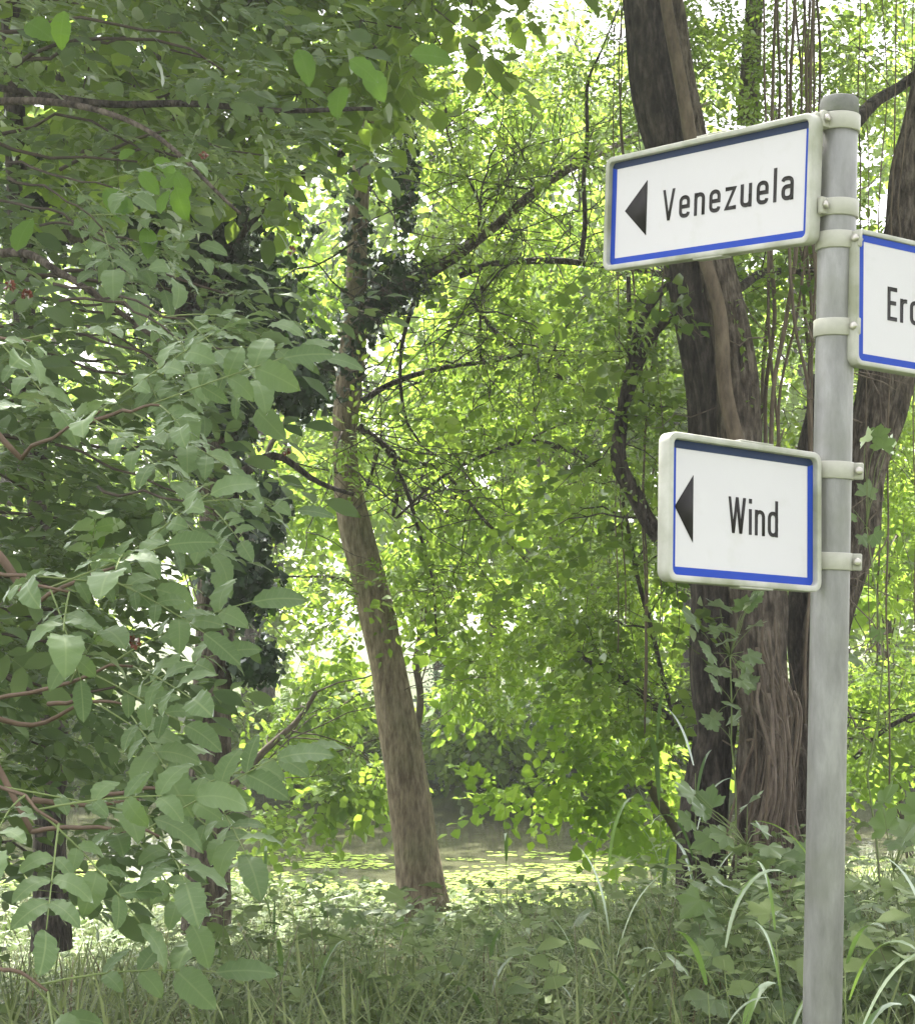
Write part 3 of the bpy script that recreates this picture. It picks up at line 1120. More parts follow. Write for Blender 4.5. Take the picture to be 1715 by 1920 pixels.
def ivy_on(acc, P, r, rs, n, spread=.12, size=.055, sel=None):
    idx = rs.randint(0, len(P), n)
    T, A, B_ = frames(P)
    th = rs.uniform(0, 2 * pi, n)
    blob = (.5 + .5 * noise3(np.column_stack([P[idx] * 3.0]), 1.0, 4))
    d = A[idx] * np.cos(th)[:, None] + B_[idx] * np.sin(th)[:, None]
    off = r[idx] + spread * rs.uniform(0, 1, n) ** 1.2 * (.3 + 1.4 * blob)
    pos = P[idx] + d * off[:, None] + T[idx] * rs.uniform(-.05, .05, n)[:, None]
    Y = norm(rs.normal(0, .5, (n, 3)) + np.array([0, 0, -1.0]))
    Zh = d + rs.normal(0, .4, (n, 3)) + np.array([0, 0, .3])
    acc.inst(IVYL, basis(Y, Zh), pos, size * rs.uniform(.6, 1.4, n), rs.uniform(-.5, .5, n))


# --- middle leaning tree with ivy ------------------------------------------------
rs = np.random.RandomState(31)
t2 = thing('tree', 'slim leaning grey brown trunk with ivy clad upper half, standing at the water edge', 'tree')
a = Acc()
P2, r2 = limb(a, [(800, 1790, 150), (792, 1715, 108), (788, 1660, 90), (775, 1560, 79), (758, 1430, 74), (735, 1300, 68), (712, 1180, 66), (694, 1090, 62), (668, 1000, 58), (650, 900, 50), (647, 800, 46), (657, 700, 44), (666, 600, 46), (668, 520, 40), (672, 400, 36), (688, 200, 32), (700, 0, 28), (705, -300, 24), (720, -700, 14)], 10.5, 40, .035, bark_bump(.075, 34, 1, 2.0), rs=rs)
tr = a.build('trunk', M['bark_smooth'], t2, smooth=True)
a = Acc()
limbs2 = [
    [(672, 600, 46), (705, 570, 42), (745, 538, 34), (800, 512, 26), (860, 478, 22), (920, 430, 20), (985, 372, 19), (1050, 325, 17), (1090, 304, 14), (1200, 250, 12, 10.9), (1330, 190, 8, 11.2)],
    [(860, 520, 12), (930, 492, 12), (1010, 486, 13), (1100, 494, 13), (1180, 500, 13), (1300, 520, 12), (1420, 520, 8)],
    [(676, 752, 13), (715, 728, 12), (770, 704, 11), (850, 686, 9), (930, 672, 8), (1010, 658, 7), (1090, 662, 5)],
    [(672, 800, 16), (705, 822, 15), (728, 838, 13), (745, 878, 11), (742, 930, 9), (735, 965, 7)],
    [(728, 838, 9), (760, 862, 8), (820, 880, 7), (900, 960, 6), (980, 1040, 5), (1010, 1090, 4)],
    [(744, 880, 8), (775, 960, 7), (800, 1030, 6), (812, 1100, 5), (820, 1200, 4)],
    [(712, 838, 8), (700, 880, 6), (688, 910, 5)],
    [(800, 515, 10), (760, 600, 8), (750, 700, 7), (762, 780, 6), (790, 830, 4)],
    [(880, 560, 9), (930, 620, 10), (985, 660, 11), (1040, 700, 11), (1100, 740, 10), (1180, 800, 8), (1260, 860, 6)],
    [(740, 970, 5), (820, 900, 6), (900, 850, 7), (980, 826, 9), (1060, 840, 12), (1110, 872, 15), (1140, 892, 18)],
    [(905, 520, 7), (900, 600, 5), (905, 680, 4)],
    [(690, 1130, 8), (640, 1085, 6), (560, 1080, 5), (480, 1090, 4)],
    [(800, 515, 8), (880, 450, 6), (900, 380, 5), (840, 260, 4), (835, 200, 3)],
    [(900, 392, 6), (950, 330, 5), (985, 270, 4)],
]
tips2 = []
LP2 = [P2[60:]]
for k, L_ in enumerate(limbs2):
    al = Acc()
    P, r = limb(al, L_, 10.4 + .12 * (k % 3), 8, .05, bark_bump(.05, 8, k, 3.0), rs=rs, amp=.012)
    LP2.append(P)
    if k in (0, 1, 2, 4, 5, 8, 9):
        grow_twigs(al, P, r, rs, 9 if k != 9 else 3, .45, .0045, droop=.9, tips=tips2, sub=2)
    al.build('limb', M['bark_dark'] if k else M['bark_brown'], t2, smooth=True)
a = Acc()
sel = (P2[:, 2] > at(660, 760, 10.5)[2])
ivy_on(a, P2[sel], r2[sel], rs, 800, .10)
PL0, rL0 = resample(*px_path(limbs2[0][:4], 10.4), 30)
ivy_on(a, PL0, rL0, rs, 420, .10)
# ivy bush on the left side of the fork and the dark ivy column above
for (cx, cy, sx, sy, n_) in ((590, 670, 70, 60, 1300), (725, 505, 50, 42, 700), (760, 300, 26, 180, 1000), (735, 120, 60, 110, 1300), (640, 740, 40, 40, 400)):
    c = at(cx, cy, 10.85)
    n_ = int(n_ * .75)
    d = norm(rs.normal(0, 1, (n_, 3))) * (rs.uniform(.1, 1, n_) ** .6)[:, None] * np.array([sx, 60, sy]) * 10.5 / F_PX
    a.inst(IVYL, basis(norm(rs.normal(0, .5, (n_, 3)) + np.array([0, 0, -1.0])), d * 3 + rs.normal(0, .5, (n_, 3)) + np.array([0, -.3, .3])), c + d, .055 * rs.uniform(.6, 1.4, n_), rs.uniform(-.5, .5, n_))
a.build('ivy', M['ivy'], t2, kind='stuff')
a = Acc()
foliage(a, SPR_FINE + SPR_Y[:2], tips2, rs, 2, .16, .75, .1, .5)
airy(a, LP2, [(800, 1140, 330, 700, 30), (760, 1140, 700, 1150, 22), (720, 1150, -60, 330, 56), (520, 660, 760, 1300, 12), (860, 1200, 1050, 1300, 12)], rs, None, 5, 1.0, (9.6, 11.6), .1, tpls=SPR_PIN + SPR_FINE)
a.build('foliage', [M['mid'], M['twig']], t2, kind='stuff')
RP2 = np.vstack(LP2)
for k in range(80):
    c0 = RP2[rs.randint(len(RP2))]
    while c0[2] < 2.2:
        c0 = RP2[rs.randint(len(RP2))]
    dx_ = np.array([rs.normal(.5, .8), rs.normal(0, .3), max(rs.normal(-.1, .55), -.75)])
    al = Acc()
    Q = wander(rs, c0 - np.array([0, .25, 0]), c0 + np.array([0, -.9, 0]) + dx_ * rs.uniform(.5, 1.5), 14, .09, rs.uniform(-.1, .12))
    tube(al, Q, np.linspace(rs.uniform(.003, .008), .0015, 14), 5)
    for _ in range(3):
        j = rs.randint(3, 12)
        Q2 = wander(rs, Q[j], Q[j] + rs.normal(0, .28, 3) * np.array([1, .5, 1]), 6, .12)
        tube(al, Q2, np.linspace(.0035, .0012, 6), 4)
    al.build('branch', M['bark_dark'], t2, smooth=True)
# high crown, above the picture
a = Acc()
cen = ellips_points(rs, (-1.0, 9.6, 8.2), (3.6, 2.6, 1.9), 46)
clump_crown(a, SPR_BIG, cen, rs.uniform(.6, .95, len(cen)), 46, rs, 1.1)
al = Acc()
for c in cen[::3]:
    tube(al, wander(rs, P2[-rs.randint(2, 30)], c, 8, .1), np.linspace(.03, .008, 8), 5)
al.build('crown_limb', M['bark_dark'], t2, smooth=True)
a.build('crown', [M['mid'], M['twig']], t2, kind='stuff')

# --- big many stemmed tree on the right ------------------------------------------
rs = np.random.RandomState(41)
t3 = thing('tree', 'large dark many stemmed tree right behind the signs, wrapped in dry climbers', 'tree')
stems = [
    ([(1318, 1720, 90), (1322, 1560, 84), (1330, 1400, 74), (1338, 1250, 78), (1345, 1120, 96), (1352, 960, 112), (1350, 830, 120), (1338, 700, 108), (1312, 560, 92), (1275, 400, 84), (1240, 230, 82), (1212, 60, 78), (1195, -150, 74), (1170, -500, 62), (1150, -1000, 40)], 7.6, 'bark_dark', 26, .13),
    ([(1440, 1760, 150), (1436, 1600, 112), (1430, 1450, 92), (1424, 1300, 92), (1420, 1150, 98), (1405, 1000, 92), (1385, 850, 80), (1378, 700, 72), (1360, 560, 66), (1335, 440, 56), (1300, 250, 42), (1272, 60, 34), (1250, -100, 30), (1230, -600, 24)], 7.45, 'bark_brown', 22, .16),
    ([(1535, 1740, 110), (1530, 1600, 84), (1525, 1450, 70), (1530, 1300, 72), (1560, 1150, 78), (1598, 1000, 86), (1630, 850, 90), (1655, 720, 96), (1680, 560, 104), (1712, 400, 104), (1750, 200, 96), (1790, 0, 90), (1850, -400, 70)], 7.7, 'bark_brown', 24, .14),
    ([(1492, 1700, 60), (1490, 1500, 48), (1494, 1300, 44), (1500, 1120, 46), (1508, 900, 40), (1540, 700, 34)], 7.8, 'bark_dark', 14, .06),
    ([(1385, 860, 30), (1360, 700, 26), (1332, 540, 24), (1308, 400, 20), (1290, 250, 26), (1265, 100, 24), (1240, -60, 24)], 7.25, 'liana', 10, .05),
]
SP3 = []
for k, (pts, Y, mt, fq, dp) in enumerate(stems):
    a = Acc()
    P, r = limb(a, pts, Y, 64 if k < 3 else 30, .022, bark_bump(dp, fq, k, 1.6), rs=rs, amp=.015)
    SP3.append((P, r))
    a.build('trunk', M[mt], t3, smooth=True)
limbs3 = [
    [(1330, 1120, 40, 7.6), (1290, 1060, 34, 7.7), (1225, 985, 32, 7.8), (1192, 925, 30, 7.8), (1158, 868, 30, 7.8), (1160, 800, 26, 7.8), (1178, 730, 22, 7.8), (1215, 640, 20, 7.8), (1262, 590, 16, 7.8), (1330, 560, 12, 7.7)],
    [(1160, 800, 20, 7.8), (1178, 690, 16, 7.75), (1198, 620, 15, 7.7), (1228, 565, 15, 7.6), (1262, 530, 14, 7.6)],
    [(1180, 700, 9, 7.75), (1180, 600, 9, 7.8), (1178, 520, 8, 7.8)],
    [(1380, 545, 18, 7.6), (1420, 515, 16, 7.8), (1480, 510, 13, 8.0), (1530, 512, 10, 8.0)],
    [(1600, 230, 30, 7.6), (1640, 190, 24, 7.7), (1690, 160, 22, 7.8), (1760, 110, 20, 7.8)],
    [(1088, 486, 10, 9.2), (1093, 420, 9, 9.2), (1095, 350, 9, 9.2), (1101, 270, 8, 9.2), (1100, 162, 7, 9.2), (1128, 95, 4, 9.2), (1160, 10, 3, 9.2)],
    [(1300, 1385, 16, 8.3), (1250, 1345, 15, 8.3), (1190, 1290, 13, 8.4), (1130, 1255, 11, 8.5), (1078, 1232, 8, 8.6)],
    [(1275, 1365, 10, 8.4), (1245, 1270, 9, 8.5), (1220, 1180, 8, 8.5), (1195, 1080, 8, 8.5), (1172, 960, 7, 8.5), (1165, 900, 5, 8.5)],
    [(1600, 1420, 10, 8.6), (1650, 1370, 9, 8.6), (1715, 1340, 8, 8.6), (1790, 1330, 6, 8.6)],
    [(1400, 230, 44, 9.4), (1410, 100, 38, 9.4), (1412, 0, 34, 9.4), (1410, -200, 30, 9.4)],
]
tips3 = []
LP3 = [q_[0] for q_ in SP3]
for k, L_ in enumerate(limbs3):
    al = Acc()
    P, r = limb(al, L_, 7.6, 12, .03, bark_bump(.06, 9, k, 3.0), rs=rs, amp=.01)
    LP3.append(P)
    if k in (0, 1, 3, 6, 7, 8):
        grow_twigs(al, P, r, rs, 9, .4, .005, droop=.4, tips=tips3, sub=2)
    al.build('limb', M['bark_dark'] if k != 9 else M['bark_brown'], t3, smooth=True)
# lianas: thin near-vertical climbers between the stems
for k in range(26):
    x0 = rs.uniform(1425, 1530) if k < 14 else (rs.uniform(1120, 1300) if k < 20 else rs.uniform(1600, 1715))
    x1 = x0 + rs.uniform(-70, 60)
    y1 = rs.uniform(850, 1500)
    w = rs.uniform(3.5, 9) if k < 14 else rs.uniform(1.6, 4.0)
    Yk = rs.uniform(7.2, 8.4)
    pts = [(x0, -80, w * .7), (x0 + rs.uniform(-10, 10), 180, w * .8), (x0 + rs.uniform(-14, 14), 400, w), ((x0 + x1) / 2, 600, w), (x1 + rs.uniform(-15, 15), 800, w), (x1, y1, w)]
    al = Acc()
    limb(al, pts, Yk, 7, .05, bark_bump(.06, 5, k, 3.0), rs=rs, amp=.008)
    al.build('liana', M['liana'], t3, smooth=True)
# a skirt of dry aerial stems over the foot of the stems
for k in range(32):
    c = rs.normal(1445, 26)
    top_ = rs.uniform(1080, 1440)
    e = c + (c - 1440) * rs.uniform(.3, 1.6) + rs.uniform(-45, 45)
    w = rs.choice([1.6, 2.2, 3.0, 5.0, 8.0]) * rs.uniform(.8, 1.2)
    al = Acc()
    limb(al, [(c, top_, w), (c + rs.uniform(-12, 12), (top_ + 1400) / 2, w), ((c + e) / 2 + rs.uniform(-14, 14), 1480, w), (e, rs.uniform(1560, 1680), w * .8)], rs.uniform(7.0, 7.3), 5, .04, rs=rs, amp=.05)
    al.build('dry_climber', M['root' if k % 3 else 'liana'], t3, smooth=True)
for k in range(40):
    a0 = at(rs.uniform(1330, 1680), rs.uniform(200, 1500), rs.uniform(7.0, 7.5))
    e0 = a0 + rs.normal(0, 1, 3) * np.array([.35, .1, .25])
    al = Acc()
    tube(al, wander(rs, a0, e0, 9, .3, .1), np.linspace(.004, .0015, 9), 4)
    al.build('bare_twig', M['root'], t3, smooth=True)
a = Acc()
foliage(a, SPR_Y[:2] + SPR_FINE, tips3, rs, 3, .16, .65, 0, .4)
airy(a, LP3, [(1090, 1300, 480, 1000, 18), (1060, 1290, 1000, 1380, 14), (1180, 1720, -60, 260, 62), (1600, 1730, 250, 800, 16), (1600, 1730, 800, 1450, 24), (1400, 1530, 260, 800, 16)], rs, None, 6, .85, (8.2, 9.6), .05, rad=.0026, tpls=SPR_PIN + SPR_FINE)
a.build('foliage', [M['mid'], M['twig']], t3, kind='stuff')
a = Acc()
cen = np.vstack([ellips_points(rs, (1.6, 7.2, 7.3), (3.6, 2.8, 1.9), 50), ellips_points(rs, (3.6, 6.6, 6.6), (2.2, 2.2, 1.4), 16)])
clump_crown(a, SPR_BIG, cen, rs.uniform(.55, .9, len(cen)), 50, rs, 1.1)
al = Acc()
for c in cen[::3]:
    tube(al, wander(rs, SP3[rs.randint(0, 3)][0][-rs.randint(2, 40)], c, 8, .1), np.linspace(.035, .008, 8), 5)
al.build('crown_limb', M['bark_dark'], t3, smooth=True)
a.build('crown', [M['mid'], M['twig']], t3, kind='stuff')

# --- ivy covered tree at the left -------------------------------------------------
rs = np.random.RandomState(51)
t1 = thing('tree', 'dark tree smothered in ivy, standing behind the overhanging compound leaves', 'tree')
a = Acc()
P1, r1 = limb(a, [(385, 1750, 90), (392, 1500, 76), (400, 1250, 72), (410, 1000, 76), (405, 800, 84), (385, 650, 84), (345, 480, 70), (320, 300, 58), (300, 100, 50), (280, -200, 44), (260, -700, 26)], 9.0, 40, .04, bark_bump(.07, 20, 3, 2.0), rs=rs)
a.build('trunk', M['bark_brown'], t1, smooth=True)
for k, L_ in enumerate([
    [(400, 690, 50), (330, 560, 40), (220, 470, 34), (80, 420, 30), (-60, 400, 26)],
    [(365, 560, 40), (460, 420, 30), (560, 330, 24), (640, 280, 16)],
    [(330, 330, 30), (220, 240, 22), (120, 150, 18), (20, 100, 14)],
    [(-20, 158, 14), (120, 172, 14), (260, 192, 14), (400, 204, 12), (560, 207, 10), (700, 200, 8)],
    [(445, 900, 20), (520, 860, 14), (600, 900, 10), (660, 930, 7)],
]):
    al = Acc()
    P, r = limb(al, L_, 8.8 if k != 3 else 4.6, 12, .05, bark_bump(.06, 9, k, 3.0), rs=rs, amp=.02)
    al.build('limb', M['bark_dark'], t1, smooth=True)
a = Acc()
hi1 = P1[:, 2] > at(400, 900, 9.0)[2]
ivy_on(a, P1[hi1], r1[hi1], rs, 3400, .30)
for (cx, cy, sx, sy, n_) in ((330, 430, 190, 110, 5200), (470, 620, 110, 130, 2600), (120, 300, 120, 70, 1700), (450, 1080, 70, 80, 1100), (480, 1240, 50, 45, 500), (500, 950, 45, 60, 500), (430, 760, 60, 60, 700), (60, 400, 100, 60, 1200), (560, 720, 50, 60, 700)):
    c = at(cx, cy, 8.9)
    d = norm(rs.normal(0, 1, (n_, 3))) * (rs.uniform(.15, 1, n_) ** .5)[:, None] * np.array([sx, 130, sy]) * 8.9 / F_PX
    d = d * (1 + .35 * noise3(norm(d) * 2 + c, 1.5, 6))[:, None]
    a.inst(IVYL, basis(norm(rs.normal(0, .5, (n_, 3)) + np.array([0, 0, -1.0])), norm(d) + rs.normal(0, .45, (n_, 3)) + np.array([0, -.2, .3])), c + d, .058 * rs.uniform(.6, 1.4, n_), rs.uniform(-.5, .5, n_))
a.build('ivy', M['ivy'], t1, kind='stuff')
a = Acc()
for k_ in range(52):
    cx_, cy_ = rs.uniform(-60, 860), rs.uniform(-120, 330)
    if cy_ > 420 - .35 * cx_:
        continue
    cc_ = at(cx_, cy_, rs.uniform(6.2, 8.6))
    clump_crown(a, SPR_BIG, [cc_], [rs.uniform(.22, .42)], 130, rs, .8, flat=.55, tint=.15, fill=.1, droop=.3)
cen = ellips_points(rs, (-3.6, 7.6, 7.6), (3.2, 2.6, 1.8), 34)
clump_crown(a, SPR_BIG, cen, rs.uniform(.6, .9, len(cen)), 46, rs, 1.1)
al = Acc()
for c in cen[::3]:
    tube(al, wander(rs, P1[-rs.randint(2, 30)], c, 8, .1), np.linspace(.03, .008, 8), 5)
al.build('crown_limb', M['bark_dark'], t1, smooth=True)
a.build('crown', [M['mid'], M['twig']], t1, kind='stuff')

# --- dark slim trunk at the far left ----------------------------------------------
t4 = thing('tree', 'short dark trunk low at the left margin, half hidden by hanging leaves', 'tree')
a = Acc()
limb(a, [(95, 1780, 78), (95, 1700, 66), (92, 1580, 60), (96, 1450, 58), (100, 1350, 52), (90, 1150, 48), (70, 900, 44), (40, 500, 40), (20, 0, 36), (0, -600, 20)], 7.4, 30, .04, bark_bump(.08, 18, 5, 2.0), rs=rs)
a.build('trunk', M['bark_dark'], t4, smooth=True)
a = Acc()
cen = ellips_points(rs, (-3.4, 5.6, 6.9), (2.4, 2.2, 1.3), 20)
clump_crown(a, SPR_BIG, cen, rs.uniform(.6, .9, len(cen)), 40, rs, 1.1)
a.build('crown', [M['mid'], M['twig']], t4, kind='stuff')

# ================================================================== BACKGROUND TREES across the water
bg_specs = [
    # x, Y, height, crown radius, material, tint, label
    (-10.5, 23.5, 9.0, 3.0, 'mid', .0, 'green bushy tree furthest left on the far bank'),
    (-6.2, 23.0, 11.0, 2.8, 'bright', .0, 'yellow green tree beyond the ivy covered tree on the far bank'),
    (-2.9, 22.6, 10.8, 2.6, 'bright', .05, 'bright tree seen between the ivy tree and the leaning trunk'),
    (-.4, 24.4, 11.6, 2.6, 'bright', -.05, 'tall luminous tree directly behind the leaning trunk'),
    (1.6, 22.6, 10.2, 2.3, 'bright', .1, 'bright tree on the far bank right of the leaning trunk'),
    (3.6, 25.0, 11.6, 2.5, 'mid', .15, 'thin crowned tree behind the Venezuela sign'),
    (5.4, 22.8, 10.6, 2.3, 'bright', .1, 'bright tree on the far bank behind the signpost'),
    (8.4, 23.6, 10.6, 2.8, 'mid', .1, 'green tree beyond the right margin of the pond'),
    (2.4, 27.0, 13.2, 2.8, 'bright', .1, 'highest loose crowned tree reaching the sky left of the Venezuela sign'),
    (12.2, 24.2, 8.6, 3.0, 'mid', .0, 'outermost bushy tree on the far bank at the right'),
]
for k, (bx, by, bh, br, mt, tint, lab) in enumerate(bg_specs):
    rs = np.random.RandomState(100 + k)
    root = thing('background_tree', lab, 'tree', 'trees across the pond')
    gz = float(ground_z(bx, by))
    a = Acc()
    Pt = wander(rs, (bx, by, gz - .2), (bx + rs.uniform(-.8, .8), by + rs.uniform(-.5, .5), bh * .85), 12, .05)
    rt = np.linspace(.16, .03, 12)
    P, r = resample(Pt, rt, 60)
    tube(a, P, r, 12, 0, bark_bump(.08, 12, k, 2))
    a.build('trunk', M['bark_dark'], root, smooth=True)
    a = Acc()
    ce = ellips_points(rs, (bx, by, bh * .58), (br * .9, br * .7, bh * .40), 30, .25)
    ce[:, 2] = np.maximum(ce[:, 2], gz + .5)
    for c in ce:
        i = int(np.clip((c[2] - 1.0) / (bh * .85) * 60, 8, 58))
        tube(a, wander(rs, P[i], c, 8, .16, -.04), np.linspace(.022, .004, 8), 4)
    a.build('limb', M['twig'], root, smooth=True)
    a = Acc()
    clump_crown(a, SPR_BG, ce, rs.uniform(.6, 1.0, len(ce)), 28, rs, 1.0, flat=.55, tint=tint, fill=.3)
    a.build('crown', [M[mt], M['twig']], root, kind='stuff')

# a second, looser row that closes the wood
for k, (bx, by, bh) in enumerate([(-12, 30, 8.5), (-7.5, 29, 8.8), (-3.6, 30.5, 9.0), (0.6, 29.5, 8.2), (4.2, 31, 7.8), (7.6, 29.6, 7.6), (12, 30.5, 8.2)]):
    rs = np.random.RandomState(200 + k)
    root = thing('background_tree', ['light green tree of the rear row behind the far left bushy tree', 'pale tree of the rear row behind the ivy covered tree', 'pale tree of the rear row left of the leaning trunk', 'pale tree of the rear row right of the leaning trunk', 'light green tree of the rear row behind the Venezuela sign', 'light green tree of the rear row behind the signpost', 'light green tree of the rear row beyond the right margin'][k], 'tree', 'rear trees behind the far bank')
    gz = float(ground_z(bx, by))
    a = Acc()
    tube(a, wander(rs, (bx, by, gz - .2), (bx + .3, by, bh * .8), 12, .05), np.linspace(.18, .04, 12), 8)
    a.build('trunk', M['bark_dark'], root, smooth=True)
    a = Acc()
    ce = ellips_points(rs, (bx, by, bh * .55), (2.9, 1.8, bh * .50), 36, .2)
    clump_crown(a, SPR_FAR, ce, rs.uniform(.8, 1.2, len(ce)), 36, rs, 1.0, flat=.6, tint=.1, fill=.3)
    a.build('crown', [M['bright'], M['twig']], root, kind='stuff')

# shrubs hanging over the far water's edge
for k, (bx, by, w, h, mt, n_, tpl, lab) in enumerate([
    (-.0, 21.6, 1.0, 1.0, 'greybush', 12, SPR_FINE, 'small silvery green shrub at the waterline beside the leaning trunk'),
    (1.05, 22.0, .8, .8, 'greybush', 7, SPR_WAL, 'ferny dark green shrub under the trees at the far waterline'),
    (-2.2, 21.6, 1.3, 1.2, 'mid', 13, SPR_BIG, 'drooping green shrub over the water left of the leaning trunk'),
    (-5.5, 21.8, 2.0, 1.5, 'mid', 16, SPR_BIG, 'broad green shrub on the far bank at the left'),
    (2.9, 21.2, 1.4, 1.5, 'bright', 18, SPR_BIG, 'bright shrub leaning over the pond left of the dark trunks'),
    (6.3, 21.6, 1.8, 1.5, 'mid', 16, SPR_BIG, 'green shrub beyond the signpost on the far bank'),
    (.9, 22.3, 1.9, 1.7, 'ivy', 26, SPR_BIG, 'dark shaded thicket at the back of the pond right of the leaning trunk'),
    (-1.6, 22.6, 1.8, 1.8, 'mid', 22, SPR_BIG, 'dense green thicket on the far bank left of the leaning trunk'),
    (3.0, 22.4, 1.9, 1.8, 'mid', 24, SPR_BIG, 'dense green thicket on the far bank behind the reeds'),
    (.3, 21.3, .9, .6, 'mid', 10, SPR_BIG, 'low dark green fringe hanging on the waterline between trunk and thicket'),
]):
    rs = np.random.RandomState(300 + k)
    root = thing('shrub', lab, 'shrub', 'shrubs along the far bank')
    gz = float(ground_z(bx, by))
    low = k >= 7 or k == 6
    ce = ellips_points(rs, (bx, by - (1.0 if low else 0), (WZ + .75) if low else gz + h * .7), (w, .5 if low else .7, .55 if low else h * .6), n_, .2)
    ce[:, 2] = np.maximum(ce[:, 2], WZ + .28)
    a = Acc()
    for c in ce:
        tube(a, wander(rs, (bx + rs.uniform(-.2, .2), by + .5, gz - .1), c, 7, .14), np.linspace(.02, .005, 7), 4)
    a.build('stem', M['twig'], root, smooth=True)
    a = Acc()
    clump_crown(a, tpl, ce, rs.uniform(.35, .6, n_), 110, rs, .8, flat=.7, fill=.3, droop=.5)
    a.build('foliage', [M[mt], M['twig']], root, kind='stuff')

# trees rooted on the near bank whose thin boughs hang over the pond
for k, (stem_pts, Y, tips_c, mt, tpls, lab, sp) in enumerate([
    ([(1290, 1640, 20), (1240, 1500, 18), (1180, 1380, 14), (1120, 1300, 10), (1060, 1250, 6)], 12.5,
     [(1010, 1490, 110, 30), (1120, 1440, 130, 60), (1210, 1500, 90, 70), (1240, 1360, 80, 80), (1120, 1300, 140, 60), (1190, 1180, 110, 70), (1050, 1180, 150, 60), (1230, 1590, 70, 50)], 'bright', SPR_Y, 'young tree with sunny leaves spreading over the water before the dark trunks', 1.0),
    ([(400, 1660, 20), (420, 1500, 16), (520, 1380, 12), (600, 1300, 8)], 13.0,
     [(640, 1460, 80, 60), (560, 1400, 90, 60), (700, 1480, 40, 40), (600, 1330, 110, 50), (880, 1290, 120, 40), (520, 1560, 60, 40), (930, 1240, 130, 50)], 'mid', SPR_BIG, 'young tree with drooping oval leaves between the ivy tree and the leaning trunk', .8),
    ([(1700, 1640, 18), (1680, 1400, 14), (1660, 1200, 10), (1690, 900, 6)], 12.0,
     [(1660, 1420, 60, 80), (1690, 1250, 60, 90), (1640, 1120, 60, 80), (1690, 960, 50, 90), (1720, 800, 50, 90)], 'bright', SPR_Y, 'young bright tree at the right margin behind the signpost', 1.0),
    ([(795, 1700, 16), (778, 1400, 14), (800, 1100, 12), (900, 800, 9), (980, 500, 6)], 13.5,
     [(800, 640, 90, 60), (920, 560, 110, 60), (1040, 640, 110, 60), (860, 800, 110, 60), (1010, 780, 100, 60), (900, 960, 120, 60), (1040, 950, 100, 60), (800, 1060, 100, 60), (950, 1100, 120, 50), (1080, 420, 120, 60), (900, 330, 120, 60), (1030, 240, 120, 70), (860, 180, 100, 60)], 'bright', SPR_Y, 'slender tree with airy glowing crown in the middle, right of the leaning trunk', .95),
    ([(385, 1650, 16), (390, 1300, 14), (440, 1000, 12), (540, 780, 9)], 14.0,
     [(560, 860, 70, 60), (610, 960, 70, 60), (560, 1120, 70, 60), (600, 560, 50, 50), (630, 1240, 70, 50), (560, 480, 60, 50), (80, 60, 120, 60), (60, 270, 80, 60), (300, 60, 120, 60), (500, 80, 100, 60), (90, 160, 100, 50)], 'bright', SPR_Y, 'light crowned young tree left of the leaning trunk over the pond', .95),
]):
    rs = np.random.RandomState(400 + k)
    root = thing('young_tree', lab, 'tree', 'young trees at the pond edge')
    a = Acc()
    P, r = limb(a, stem_pts, Y, 8, .06, bark_bump(.06, 6, k, 3), rs=rs, amp=.03)
    cents, rads = [], []
    for (cx, cy, sx, sy) in tips_c:
        c = at(cx, cy, Y + rs.uniform(-1, 1.4))
        for q in range(5):
            cc = c + rs.normal(0, .45, 3) * np.array([sx, 110, sy]) * Y / F_PX
            i = rs.randint(len(P) // 3, len(P))
            if q % 3 == 0:
                tube(a, wander(rs, P[i], cc, 9, .08, -.06), np.linspace(.007, .002, 9), 4)
            cents.append(cc)
            rads.append(rs.uniform(.22, .42))
    a.build('trunk', M['twig'], root, smooth=True)
    a = Acc()
    clump_crown(a, tpls, cents, rads, 90, rs, .9 * sp, flat=.6, tint=.05, fill=.2, droop=.4)
    a.build('crown', [M[mt], M['twig']], root, kind='stuff')

# ================================================================== WALNUT-LIKE FOREGROUND TREES
LEAFLET = [make_leaf(12, .215 + .018 * s, .12, .14, .16 + .05 * s, .16 + .11 * s, s, .62, .92) for s in range(6)]
LEAFLET_ME = []
for k, tp in enumerate(LEAFLET):
    a = Acc()
    a.add(tp[0], tris=tp[1], luv=tp[3])
    LEAFLET_ME.append(a.data('leaflet', M['walnut'], True))
import mathutils


def m4(B, p, s):
    return mathutils.Matrix([[B[0, 0] * s, B[0, 1] * s, B[0, 2] * s, p[0]], [B[1, 0] * s, B[1, 1] * s, B[1, 2] * s, p[1]], [B[2, 0] * s, B[2, 1] * s, B[2, 2] * s, p[2]], [0, 0, 0, 1]])


def compound_leaf(root, base, direction, up, size, rs, pairs=3, yellow=False):
    """a leaf: rachis mesh (part) with its leaflets as sub-parts"""
    B = basis(direction[None], up[None])[0]
    P, Y, S = compound_template(pairs, .235 * size, .073 * size, rs.randint(1000))
    bend = rs.uniform(.0, .25)
    t = np.linspace(0, 1, 7)
    Q = np.column_stack([np.zeros(7), t * .235 * size, -bend * .235 * size * t ** 2])
    P[:, 2] = -bend * .235 * size * (P[:, 1] / (.235 * size)) ** 2
    a = Acc()
    tube(a, Q @ B.T, np.linspace(.0018, .0009, 7) * (.7 + .3 * size), 5)
    leaf = a.build('leaf', M['stemgreen'], root, smooth=True)
    leaf.location = base
    n = len(P)
    Z = np.column_stack([rs.normal(0, .25, n), rs.normal(0, .2, n), np.ones(n)])
    Y = Y + rs.normal(0, .12, (n, 3))
    Bl = basis(Y, Z)
    for i in range(n):
        o = bpy.data.objects.new('leaflet', LEAFLET_ME[rs.randint(6)])
        col.objects.link(o)
        o.parent = leaf
        o.matrix_local = m4(B @ Bl[i], B @ P[i], S[i])


